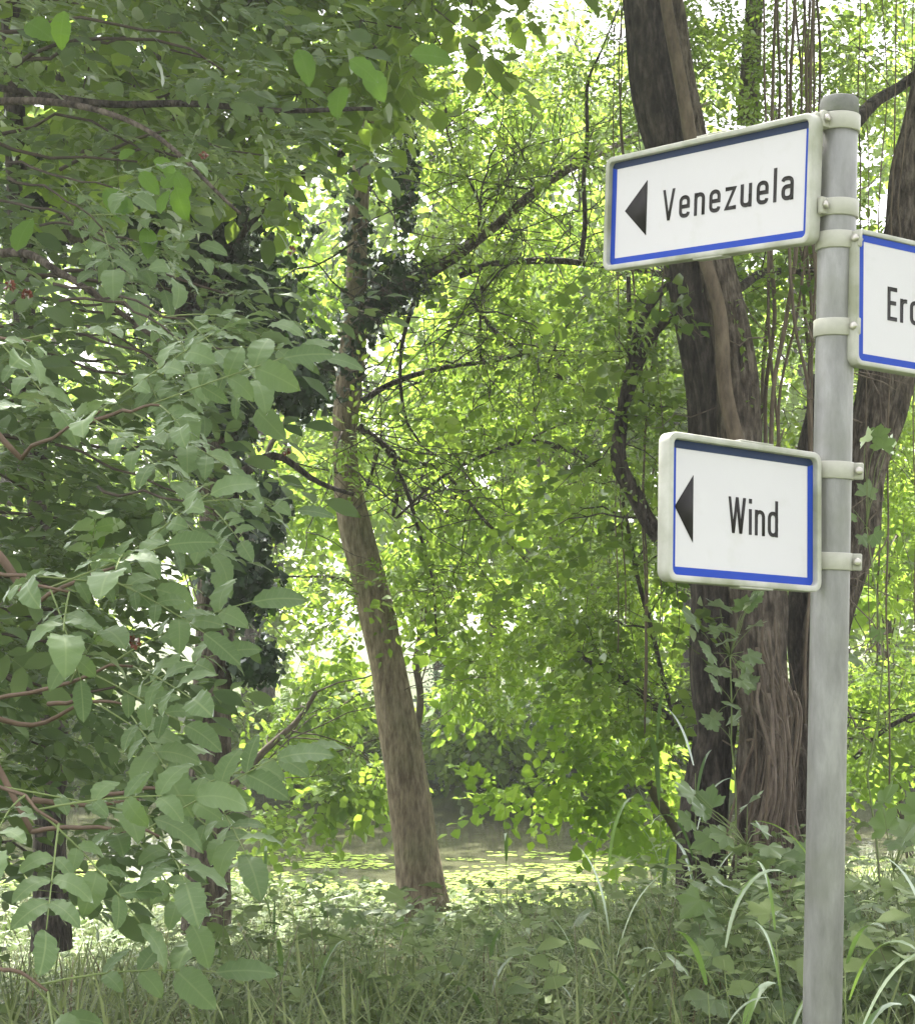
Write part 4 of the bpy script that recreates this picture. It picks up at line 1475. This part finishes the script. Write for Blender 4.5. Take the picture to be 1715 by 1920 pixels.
def shoot(root, acc, P0, P1, rs, nleaves, size, toward=.6, w=.004, spread=1.0):
    """a shoot from P0 to P1 with compound leaves radiating near its tip"""
    Q = wander(rs, P0, P1, 9, .08, -.03)
    tube(acc, Q, np.linspace(w, w * .5, 9), 6)
    ax = norm(P1 - P0)
    for k in range(nleaves):
        t = 1 - .5 * (k / max(nleaves, 1)) ** 1.1
        i = int(round(t * 8))
        ang = k * 2.4 + rs.uniform(-.4, .4)
        side = norm(np.cross(ax, [0, -.3, 1.0]))
        upv = np.cross(side, ax)
        d = ax * (.75 if k else 1.2) + (side * math.cos(ang) + upv * math.sin(ang) * .55) * spread + np.array([.15, -.10, -.06])
        upn = np.array([0, -toward, 1.0]) + rs.normal(0, .26, 3)
        compound_leaf(root, Q[i], norm(d), upn, size * rs.uniform(.8, 1.15), rs)


# lower, nearest tree: pixel start, pixel tip, depth, leaves
rs = np.random.RandomState(61)
w1 = thing('walnut_tree', 'nearest tree with big pale serrated compound leaves hanging into the lower left', 'tree')
a = Acc()
shoots = [
    # px0,py0,Y0, px1,py1,Y1, leaves, size
    (-160, 1420, 2.7, 110, 1545, 2.35, 6, 1.0),
    (-120, 1060, 2.9, 130, 1110, 2.6, 5, .98),
    (-60, 1330, 2.9, 250, 1250, 2.7, 4, 1.0),
    (60, 1130, 2.9, 240, 1045, 2.65, 4, 1.0),
    (60, 1560, 2.8, 300, 1570, 2.6, 4, .95),
    (180, 1500, 3.0, 400, 1490, 2.8, 3, 1.0),
    (40, 860, 3.1, 190, 770, 2.8, 5, 1.05),
    (150, 800, 3.0, 300, 760, 2.85, 3, 1.0),
    (-40, 1800, 2.6, 90, 1860, 2.5, 3, 1.0),
    (90, 1320, 3.0, 230, 1320, 2.9, 3, 1.0),
    (-100, 640, 3.2, 60, 640, 3.0, 3, 1.0),
]
LIM = 0
for (x0, y0, Y0, x1, y1, Y1, nl, sz) in shoots:
    shoot(w1, a, at(x0, y0, Y0), at(x1, y1, Y1), rs, nl, sz, .75, .0045)
# the boughs that carry those shoots, coming in from beyond the margin
mainb = [
    [(-900, 700, 60, 3.6), (-500, 1000, 44, 3.2), (-160, 1420, 20, 2.7)],
    [(-900, 700, 50, 3.6), (-400, 900, 34, 3.2), (-60, 1000, 20, 2.95), (60, 1130, 13, 2.9)],
    [(-400, 900, 30, 3.2), (-150, 1150, 20, 3.0), (-60, 1330, 14, 2.9), (60, 1560, 10, 2.8)],
    [(-500, 760, 34, 3.4), (-200, 640, 24, 3.2), (40, 860, 10, 3.1)],
    [(-160, 1420, 16, 2.7), (-100, 1700, 12, 2.6), (-40, 1800, 8, 2.6)],
    [(-60, 1330, 12, 2.9), (60, 1360, 9, 3.0), (150, 1320, 6, 3.0)],
    [(60, 1500, 12, 3.0), (160, 1510, 8, 3.0), (260, 1500, 6, 3.0)],
]
for b in mainb:
    limb(a, b, 3, 8, .05, bark_bump(.05, 6, 1, 3), rs=rs)
a.build('bough', M['redstem'], w1, smooth=True)
a = Acc()
limb(a, [(-1000, 3600, 420, 3.9), (-980, 2400, 360, 3.9), (-940, 1400, 320, 3.8), (-900, 700, 260, 3.6), (-860, -400, 220, 3.6), (-700, -1500, 160, 3.6)], 3.8, 28, .06, bark_bump(.06, 20, 2, 2))
a.build('trunk', M['bark_brown'], w1, smooth=True)
a = Acc()
cen = ellips_points(rs, (-2.2, 5.4, 6.0), (2.6, 1.2, .9), 34)  # unseen crown, added and set forward to keep sun off the near leaves
clump_crown(a, SPR_WAL, cen, rs.uniform(.45, .75, len(cen)), 80, rs, 1.2)
for c in cen[::3]:
    tube(a, wander(rs, at(-860, -400, 3.6), c, 8, .1), np.linspace(.03, .008, 8), 5, 1)
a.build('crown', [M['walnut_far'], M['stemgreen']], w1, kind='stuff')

# upper tree: smaller, greener leaves, somewhat deeper
rs = np.random.RandomState(67)
w2 = thing('walnut_tree', 'second tree whose compound leaves fill the upper left in a slanting curtain', 'tree')
a = Acc()
cnt = 0
for k in range(13):
    # the curtain slants from the top left down to the middle of the picture
    t = (k + .5) / 13
    x1 = 300 + 190 * min(1, t * 1.6) - 70 * max(0, t - .6) + rs.uniform(-110, 20)
    y1 = 260 + 700 * t + rs.uniform(-90, 90)
    Yk = rs.uniform(3.3, 4.2)
    shoot(w2, a, at(x1 - rs.uniform(220, 330), y1 - rs.uniform(40, 160), Yk + .3), at(x1 - 60, y1, Yk), rs, 3, 1.0, .12, .004, .7)
a.build('bough', M['twig'], w2, smooth=True)
a = Acc()
limb(a, [(-700, 2600, 240, 5.2), (-640, 1500, 210, 5.2), (-560, 600, 180, 5.0), (-420, -200, 150, 4.8), (-200, -900, 110, 4.6)], 5, 24, .06, bark_bump(.06, 18, 2, 2))
limb(a, [(-560, 600, 70, 5.0), (-300, 260, 34, 4.7), (0, 190, 15, 4.4), (250, 230, 10, 4.1), (450, 400, 6, 3.9)], 5, 12, .05, bark_bump(.05, 8, 2, 3))
limb(a, [(-560, 700, 60, 5.0), (-250, 560, 34, 4.6), (0, 475, 16, 4.3), (120, 515, 13, 4.1), (300, 640, 8, 4.0)], 5, 12, .05, bark_bump(.05, 8, 3, 3))
a.build('trunk', M['bark_brown'], w2, smooth=True)
# remaining leaves of both trees, too many to take singly
a = Acc()


def left_edge(y):
    """right-hand limit (photo px) of the leaf curtain at a photo row"""
    return np.interp(y, [-200, 0, 200, 350, 480, 650, 800, 900, 1000, 1150, 1300, 1450, 1550, 1650, 1750, 1950], [620, 600, 560, 530, 480, 430, 390, 350, 310, 250, 250, 260, 280, 220, 180, 160])


n_ = 560
yy = rs.uniform(-250, 1650, n_)
xx = rs.uniform(-450, 1, n_) * 0 + rs.uniform(0, 1, n_) ** .8 * (left_edge(yy) + 420) - 420
keep = ~((np.abs(xx - 380) < 200) & (np.abs(yy - 430) < 120) & (rs.uniform(0, 1, n_) < .92)) & ~((np.abs(xx - 420) < 150) & (np.abs(yy - 710) < 90) & (rs.uniform(0, 1, n_) < .95)) & ~((np.abs(xx - 330) < 110) & (np.abs(yy - 1090) < 90) & (rs.uniform(0, 1, n_) < .9)) & ~((np.abs(xx - 60) < 120) & (np.abs(yy - 420) < 90) & (rs.uniform(0, 1, n_) < .8)) & ~((yy > 1380) & (rs.uniform(0, 1, n_) < .6)) & ~((yy < 330) & (rs.uniform(0, 1, n_) < .55))
xx, yy = xx[keep], yy[keep]
Yd = rs.uniform(3.9, 6.6, len(xx))
Pc = np.array([at(x, y, Y) for x, y, Y in zip(xx, yy, Yd)])
per = 4
k = len(Pc) * per
PP = np.repeat(Pc, per, 0) + rs.normal(0, .10, (k, 3))
az_ = rs.normal(0, .8, k)
Y3 = np.column_stack([np.cos(az_), np.sin(az_) * .8 - .2, rs.normal(-.14, .22, k)])
Z3 = np.array([0, -.4, 1.0]) + rs.normal(0, .28, (k, 3))
scatter(a, SPR_WAL, PP, Y3, Z3, rs.uniform(.6, 1.0, k), rs.uniform(-.35, .35, k), rs)
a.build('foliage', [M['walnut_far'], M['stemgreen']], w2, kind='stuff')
a = Acc()
for i in range(0, len(Pc), 4):
    tube(a, wander(rs, Pc[i] + np.array([-.7, .3, .1]), Pc[i], 7, .15, -.05), np.linspace(.008, .003, 7), 4)
a.build('twigs', M['twig'], w2, kind='stuff', smooth=True)
a = Acc()
cen = ellips_points(rs, (-3.8, 5.2, 5.8), (1.8, 1.4, 1.1), 18)
clump_crown(a, SPR_WAL, cen, rs.uniform(.5, .8, len(cen)), 70, rs, 1.2)
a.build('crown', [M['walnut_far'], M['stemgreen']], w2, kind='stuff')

# a few thin young leaves that let the light through
rs = np.random.RandomState(69)
a = Acc()
tp = make_leaf(10, .29, .08, .14, .2, .6, 3, .7, .85)
a.add(tp[0], tris=tp[1], luv=tp[3])
young = a.data('leaf', M['young'], True)
for (lx, ly, ls, ang) in ((200, 350, 62, 2.6), (222, 296, 30, 1.2), (262, 322, 44, 2.4), (305, 352, 46, .6), (330, 350, 54, 2.9), (352, 372, 44, -.4), (288, 300, 40, 1.9), (250, 392, 56, -1.2), (275, 425, 50, 3.0), (300, 400, 42, .2), (172, 985, 46, 2.9), (30, 470, 60, .3), (50, 40, 66, 2.2), (120, 20, 60, 3.4), (690, 130, 62, 2.7), (655, 110, 56, 2.2), (770, 100, 70, 1.6), (640, 160, 60, 3.3), (560, 90, 60, 2.8)):
    Yd_ = rs.uniform(3.7, 4.6)
    B = basis(np.array([[math.sin(ang), rs.normal(0, .3), math.cos(ang)]]), np.array([[rs.normal(0, .3), -1, .35]]))[0]
    o = bpy.data.objects.new('leaf', young)
    col.objects.link(o)
    o.parent = w2
    o['label'] = 'bright yellow green leaf lit from behind'
    o.matrix_local = m4(B, at(lx, ly, Yd_), ls * 1.25 * Yd_ / F_PX)

# red brown galls / dead flower tufts among the leaves
for k, (gx, gy, gY, s) in enumerate([(18, 535, 3.2, 16), (50, 552, 3.1, 15), (252, 1205, 2.6, 18), (546, 470, 4.0, 11), (537, 845, 4.2, 12), (382, 290, 4.2, 11)]):
    rs = np.random.RandomState(500 + k)
    a = Acc()
    c = at(gx, gy, gY)
    n_ = 22
    d = norm(rs.normal(0, 1, (n_, 3)))
    a.inst(simple_leaf(.4), basis(d, rs.normal(0, 1, (n_, 3))), c + d * s * .25 * gY / F_PX, s * .8 * gY / F_PX * rs.uniform(.6, 1, n_), rs.uniform(-.4, .4, n_))
    a.build('dead_tuft', M['redleaf'], w1 if k < 3 else w2)

# ================================================================== UNDERGROWTH
rs = np.random.RandomState(71)


def plant_template(seed, h=.45, whorls=7, leaf=.07, wid=.34, tri=None):
    """upright herb with opposite leaves"""
    rs = np.random.RandomState(seed)
    a = Acc()
    base = tri if tri is not None else simple_leaf(wid, .25)
    P, Y, S = [], [], []
    lean = rs.normal(0, .18, 2)
    for i in range(whorls):
        t = .25 + .75 * i / (whorls - 1)
        for s in (0, pi):
            an = i * pi / 2 + s + rs.normal(0, .3)
            P.append((lean[0] * t * t * h, lean[1] * t * t * h, t * h))
            Y.append((math.cos(an), math.sin(an), .25 - .4 * (1 - t) + rs.normal(0, .2)))
            S.append(leaf * (1.15 - .6 * t) * rs.uniform(.8, 1.2))
    P, Y, S = map(np.array, (P, Y, S))
    Z = np.column_stack([rs.normal(0, .4, len(P)), rs.normal(0, .4, len(P)), np.ones(len(P))]) - Y * .3
    a.inst(base, basis(Y, Z), P + norm(Y) * .02, S, rs.uniform(-.25, .25, len(P)))
    w = .0022
    top = (lean[0] * h, lean[1] * h, h)
    a.add([(-w, -w, 0), (w, -w, 0), (0, w, 0), top], tris=[(0, 1, 3), (1, 2, 3), (2, 0, 3)], mat=1)
    return np.concatenate(a.V), np.concatenate(a.T), np.concatenate(a.tm), np.concatenate(a.L)


HERB = [plant_template(s, h=1.0, whorls=w, leaf=l, wid=q) for s, w, l, q in ((1, 8, .15, .3), (2, 10, .12, .22), (3, 6, .20, .34), (4, 11, .10, .2))] + [plant_template(5, h=1.0, whorls=5, leaf=.22, tri=lobed_leaf(5, .6, 4, .4))]


def hmax(x, Y):
    """how tall the growth may be: follows its outline in the photograph"""
    pxx = CX + x / Y * F_PX
    line = np.interp(pxx, [-200, 0, 200, 420, 600, 850, 1000, 1150, 1250, 1400, 1600, 1715, 1900], [1775, 1770, 1760, 1740, 1725, 1735, 1725, 1680, 1620, 1580, 1600, 1590, 1590])
    ztop = CAM_H - (line - 1150) / F_PX * Y
    return ztop - ground_z(x, Y)


n_ = 7000
hx = rs.uniform(-1, 1, n_)
hy = 4.2 + 7.4 * rs.uniform(0, 1, n_) ** .9
hx = hx * (hy * .36 + 1.2)
clump = noise3(np.column_stack([hx, hy, hx * 0]), 1.9, 8)
hh = np.clip(hmax(hx, hy) * rs.uniform(.3, 1.08, n_) * (.85 + .5 * clump), .10, .8)
ok = (clump + rs.uniform(-.5, .5, n_) > -.15)
hx, hy, hh = hx[ok], hy[ok], hh[ok]
n_ = len(hx)
an = rs.uniform(0, 6.28, n_)
B = np.zeros((n_, 3, 3))
B[:, 0, 0] = np.cos(an)
B[:, 1, 0] = np.sin(an)
B[:, 0, 1] = -np.sin(an)
B[:, 1, 1] = np.cos(an)
B[:, 2, 2] = 1
a = Acc()
kk = rs.randint(0, 5, n_)
for i in range(5):
    s = kk == i
    a.inst(HERB[i], B[s], np.column_stack([hx[s], hy[s], ground_z(hx[s], hy[s]) - .02]), hh[s], rs.uniform(-.45, .45, s.sum()) + .2 * clump[ok][s])
a.build('undergrowth', [M['herb'], M['stemgreen']], kind='stuff', label='dense low nettles and herbs covering the bank', category='undergrowth')

# ground covering leaves low down
n_ = 16000
gx = rs.uniform(-1, 1, n_)
gy = 4.0 + 8.0 * rs.uniform(0, 1, n_)
gx = gx * (gy * .36 + 1.3)
gz = ground_z(gx, gy) + rs.uniform(.01, .16, n_)
a = Acc()
Y3 = norm(rs.normal(0, 1, (n_, 3)) * np.array([1, 1, .3]))
a.inst(lobed_leaf(3, .5, 1, .3), basis(Y3, np.array([0, -.3, 1.0]) + rs.normal(0, .35, (n_, 3))), np.column_stack([gx, gy, gz]), rs.uniform(.04, .09, n_), rs.uniform(-.5, .5, n_))
a.build('ground_cover', M['herb'], kind='stuff', label='carpet of small leaves over the bank soil', category='ground cover')


def blade(seg=5, width=.012, lean=.5, seed=0):
    t = np.linspace(0, 1, seg + 1)
    w = width * np.sqrt(np.clip(1 - t, 0, 1)) * (1 - .2 * (t < .1))
    y = lean * t ** 2.2
    z = t - .38 * lean * t ** 3
    V, L_, T = [], [], []
    for i in range(seg + 1):
        V += [(-w[i], y[i], z[i]), (w[i], y[i], z[i])]
        L_ += [(0, t[i], .5), (0, t[i], .5)]
    for i in range(seg):
        b = 2 * i
        T += [(b, b + 1, b + 3), (b, b + 3, b + 2)]
    return np.array(V), np.array(T), np.zeros(len(T), int), np.array(L_)


GRASS = [blade(4, .011, l) for l in (.25, .5, .8, 1.1)]
for nm, cnt, mt, hr, seed_, lab in (('grass', 36000, 'grass', (.18, .66), 72, 'long fine grass between the herbs on the bank'), ('dry_grass', 4500, 'dry', (.15, .5), 73, 'pale dry grass stalks among the herbs')):
    rs = np.random.RandomState(seed_)
    gx = rs.uniform(-1, 1, cnt)
    gy = 4.0 + 7.4 * rs.uniform(0, 1, cnt)
    gx = gx * (gy * .36 + 1.2)
    h = np.clip(hmax(gx, gy) * rs.uniform(.5, 1.25, cnt), hr[0], hr[1] * 1.2)
    an = rs.uniform(0, 6.28, cnt)
    B = np.zeros((cnt, 3, 3))
    B[:, 0, 0] = np.cos(an)
    B[:, 1, 0] = np.sin(an)
    B[:, 0, 1] = -np.sin(an)
    B[:, 1, 1] = np.cos(an)
    B[:, 2, 2] = 1
    a = Acc()
    kk = rs.randint(0, 4, cnt)
    for i in range(4):
        s = kk == i
        a.inst(GRASS[i], B[s], np.column_stack([gx[s], gy[s], ground_z(gx[s], gy[s]) - .02]), h[s], rs.uniform(-.5, .5, s.sum()))
    a.build(nm, M[mt], kind='stuff', label=lab, category='grass')


rs = np.random.RandomState(75)
a = Acc()
for k in range(420):
    x_ = rs.uniform(-1, 1)
    y_ = rs.uniform(4.2, 11)
    x_ = x_ * (y_ * .34 + .6)
    b_ = np.array([x_, y_, float(ground_z(x_, y_))])
    h_ = min(.75, float(hmax(x_, y_)) * rs.uniform(.6, 1.35))
    tube(a, wander(rs, b_, b_ + np.array([rs.normal(0, .16), rs.normal(0, .1), max(h_, .15)]), 6, .06), np.linspace(.0022, .001, 6), 3)
a.build('dead_stalks', M['dry'], kind='stuff', label='thin dead stalks standing among the herbs', category='dead stalks')

# reeds: individual plants with arching blades
def reed(label, base, height, nb, rs, lean_dir=None, width=.011, tint=.5, tilt=.8, group='reeds and tall grasses in front of the bank'):
    root = thing('reed', label, 'reed', group, tuple(base))
    stem = Acc()
    top = np.array([rs.normal(0, .05), rs.normal(0, .04), height])
    Q = resample(np.array([(0, 0, 0), top * .5 + np.array([.01, 0, 0]), top]), [.003, .0024, .0015], 10)
    tube(stem, Q[0], Q[1], 5)
    stem.build('stem', M['stemgreen'], root, smooth=True)
    for b in range(nb):
        t = .25 + .75 * (b + 1) / nb
        L = height * rs.uniform(.2, .4)
        an = (lean_dir if lean_dir is not None else rs.uniform(0, 6.28)) + rs.normal(0, .7) + (pi if b % 2 else 0)
        seg = 10
        s = np.linspace(0, 1, seg + 1)
        bend = rs.uniform(.35, 1.25)
        th = rs.uniform(.15, .5) + bend * s ** 2.2 * 1.5
        dx = np.cumsum(np.sin(th)) * L / seg
        dz = np.cumsum(np.cos(th)) * L / seg
        w = width * np.sin(pi * np.clip(s * .9 + .1, 0, 1)) ** .6 * rs.uniform(.7, 1.2)
        w[-1] = .0003
        p0 = Q[0][min(9, int(t * 9))]
        C_ = np.column_stack([p0[0] + dx * math.cos(an), p0[1] + dx * math.sin(an), p0[2] + dz])
        sd_ = np.array([-math.sin(an), math.cos(an), 0]) * math.cos(tilt * .3) + np.array([0, 0, .25])
        V, Lv, T = [], [], []
        for i in range(seg + 1):
            fold_ = np.array([0, 0, w[i] * .4])
            V += [C_[i] - sd_ * w[i] + fold_, C_[i], C_[i] + sd_ * w[i] + fold_]
            Lv += [(0, s[i], tint)] * 3
        for i in range(seg):
            q = 3 * i
            T += [(q, q + 1, q + 4), (q, q + 4, q + 3), (q + 1, q + 2, q + 5), (q + 1, q + 5, q + 4)]
        a = Acc()
        a.add(V, tris=T, luv=Lv)
        a.build('blade', M['reed'], root, smooth=True)
    return root


rs = np.random.RandomState(81)
reeds = [
    # px, py of the top, Y, blades, label, tint
    (1290, 1440, 6.4, 7, 'tallest reed with drooping blue green blades left of the dark trunks', .1),
    (1240, 1400, 7.0, 6, 'reed stem crossing the bright leaves over the pond', .2),
    (1150, 1650, 5.0, 5, 'reed with one bright arching blade in front of the pond edge', .9),
    (1120, 1590, 6.8, 5, 'thin reed standing against the duckweed', .3),
    (945, 1480, 7.4, 3, 'slender grass stalk rising over the water right of the leaning trunk', .4),
    (790, 1790, 5.2, 6, 'broad grey green grass tuft below the leaning trunk', .2),
    (900, 1800, 4.9, 6, 'tuft of broad pale blades at the bottom centre', .3),
    (680, 1760, 5.4, 5, 'grass tuft to the left below the leaning trunk', .35),
    (1060, 1800, 4.8, 5, 'arching grass tuft at the bottom, right of centre', .4),
    (1490, 1760, 4.1, 5, 'light green arching reed just left of the steel post foot', 1.0),
    (1640, 1720, 3.9, 5, 'light green arching reed just right of the steel post foot', 1.0),
    (1400, 1790, 4.0, 5, 'pale green blades between the lobed leaves and the post', .8),
    (1700, 1800, 3.8, 4, 'pale reed cut by the lower right margin', .7),
    (1340, 1850, 3.9, 4, 'short tuft of grass low before the lobed leaves', .5),
    (1560, 1800, 3.7, 3, 'single dull green blade in front of the steel post foot', .3),
    (1210, 1820, 4.6, 5, 'grass tuft low between the reeds and the lobed leaves', .3),
    (420, 1790, 5.6, 4, 'grey green grass under the hanging compound leaves', .3),
    (520, 1640, 7.6, 3, 'dark upright stalk with a reddish tip before the duckweed', .2),
    (560, 1830, 5.0, 5, 'drooping grass tuft in the lower left half of the bank', .4),
    (620, 1860, 4.8, 4, 'low pale grass tuft beside the drooping one', .6),
]
for (x, y, Y, nb, lab, ti) in reeds:
    tp = at(x, y, Y)
    gz = float(ground_z(tp[0], Y))
    reed(lab, (tp[0], Y, gz - .02), max(.25, tp[2] - gz), nb, rs, None, .0065 + .004 * rs.uniform(), ti)

# lobed-leaf plants (young maples / hop) beside the big tree
LOBED_ME = []
for s in range(4):
    tp = lobed_leaf(5, .3 + .2 * s, s, .38)
    a = Acc()
    a.add(tp[0], tris=tp[1], luv=tp[3])
    LOBED_ME.append(a.data('leaf', M['lobed'], False))


def leafy_plant(label, base, leaves, rs, name='maple_sapling', cat='sapling', group='lobed leaved saplings on the bank'):
    """base in world; leaves: list of (px,py,Y,size_px)"""
    root = thing(name, label, cat, group)
    base = np.asarray(base, float)
    top = np.mean([at(*l[:3]) for l in leaves], 0)
    a = Acc()
    Q = wander(rs, base, top + np.array([0, .03, 0]), 9, .06)
    tube(a, Q, np.linspace(.006, .003, 9), 5)
    for (lx, ly, lY, ls) in leaves:
        p = at(lx, ly, lY)
        i = int(np.clip(np.argmin(np.linalg.norm(Q - p, axis=1)), 2, 8))
        tube(a, wander(rs, Q[i], p, 5, .08, -.05), np.linspace(.002, .0011, 5), 4)
        d = norm(p - Q[i] + np.array([0, -.05, -.05]) + rs.normal(0, .03, 3))
        B = basis(d[None], (np.array([0, -.8, .8]) + rs.normal(0, .35, 3))[None])[0]
        o = bpy.data.objects.new('leaf', LOBED_ME[rs.randint(4)])
        col.objects.link(o)
        o.parent = root
        o.matrix_local = m4(B, p, ls * lY / F_PX)
    a.build('stem', M['stemgreen'], root, smooth=True)
    return root


rs = np.random.RandomState(91)


def rl(x0, x1, y0, y1, n, Y, s0, s1):
    return [(rs.uniform(x0, x1), rs.uniform(y0, y1), Y + rs.uniform(-.15, .15), rs.uniform(s0, s1)) for _ in range(n)]


def gb(px_, Y):
    p = at(px_, 1500, Y)
    return (p[0], Y, float(ground_z(p[0], Y)) - .02)


leafy_plant('sapling with a fan of pale lobed leaves before the dark trunk foot', gb(1400, 5.6), rl(1300, 1430, 1490, 1600, 9, 5.6, 50, 75) + rl(1360, 1500, 1560, 1700, 12, 5.5, 55, 85), rs)
leafy_plant('low sapling of lobed leaves left of the steel post', gb(1440, 5.0), rl(1320, 1500, 1650, 1780, 14, 5.0, 50, 85), rs)
leafy_plant('sapling with lobed leaves at the right margin of the photo', gb(1690, 5.2), rl(1640, 1730, 1500, 1640, 9, 5.2, 55, 90) + rl(1600, 1720, 1650, 1760, 9, 5.1, 45, 75), rs)
leafy_plant('small lobed leaved plant low right of the post', gb(1660, 4.6), rl(1590, 1715, 1760, 1900, 12, 4.6, 50, 80), rs)
leafy_plant('small lobed leaved plant at the bottom edge left of the post', gb(1380, 4.5), rl(1260, 1480, 1800, 1910, 14, 4.5, 50, 80), rs)
leafy_plant('low lobed plant in front of the leaning trunk foot', gb(700, 7.0), rl(600, 800, 1690, 1760, 12, 7.0, 30, 50), rs)
leafy_plant('low lobed plant on the bank in the middle of the photo', gb(1000, 6.2), rl(880, 1120, 1720, 1810, 14, 6.2, 35, 60), rs)
leafy_plant('climbing vine of lobed leaves on the dark trunk below the Wind sign', gb(1350, 7.1), rl(1310, 1420, 1130, 1200, 9, 7.0, 42, 62) + rl(1310, 1400, 1200, 1290, 9, 7.0, 42, 62) + rl(1330, 1400, 1290, 1380, 4, 7.0, 40, 50), rs, 'climbing_vine', 'vine', 'vines with lobed leaves')
leafy_plant('climbing vine of lobed leaves on the trunk just right of the post', gb(1640, 7.1), rl(1600, 1660, 780, 850, 4, 7.0, 36, 52) + rl(1595, 1640, 900, 1010, 4, 7.0, 36, 52) + rl(1595, 1650, 1150, 1260, 3, 7.0, 30, 45), rs, 'climbing_vine', 'vine', 'vines with lobed leaves')
leafy_plant('low lobed plant at the lower left under the compound leaves', gb(500, 5.6), rl(380, 640, 1790, 1900, 14, 5.6, 35, 60), rs)

tri_total = sum(len(me.polygons) for me in bpy.data.meshes)
print('objects', len(bpy.data.objects), 'faces', tri_total)
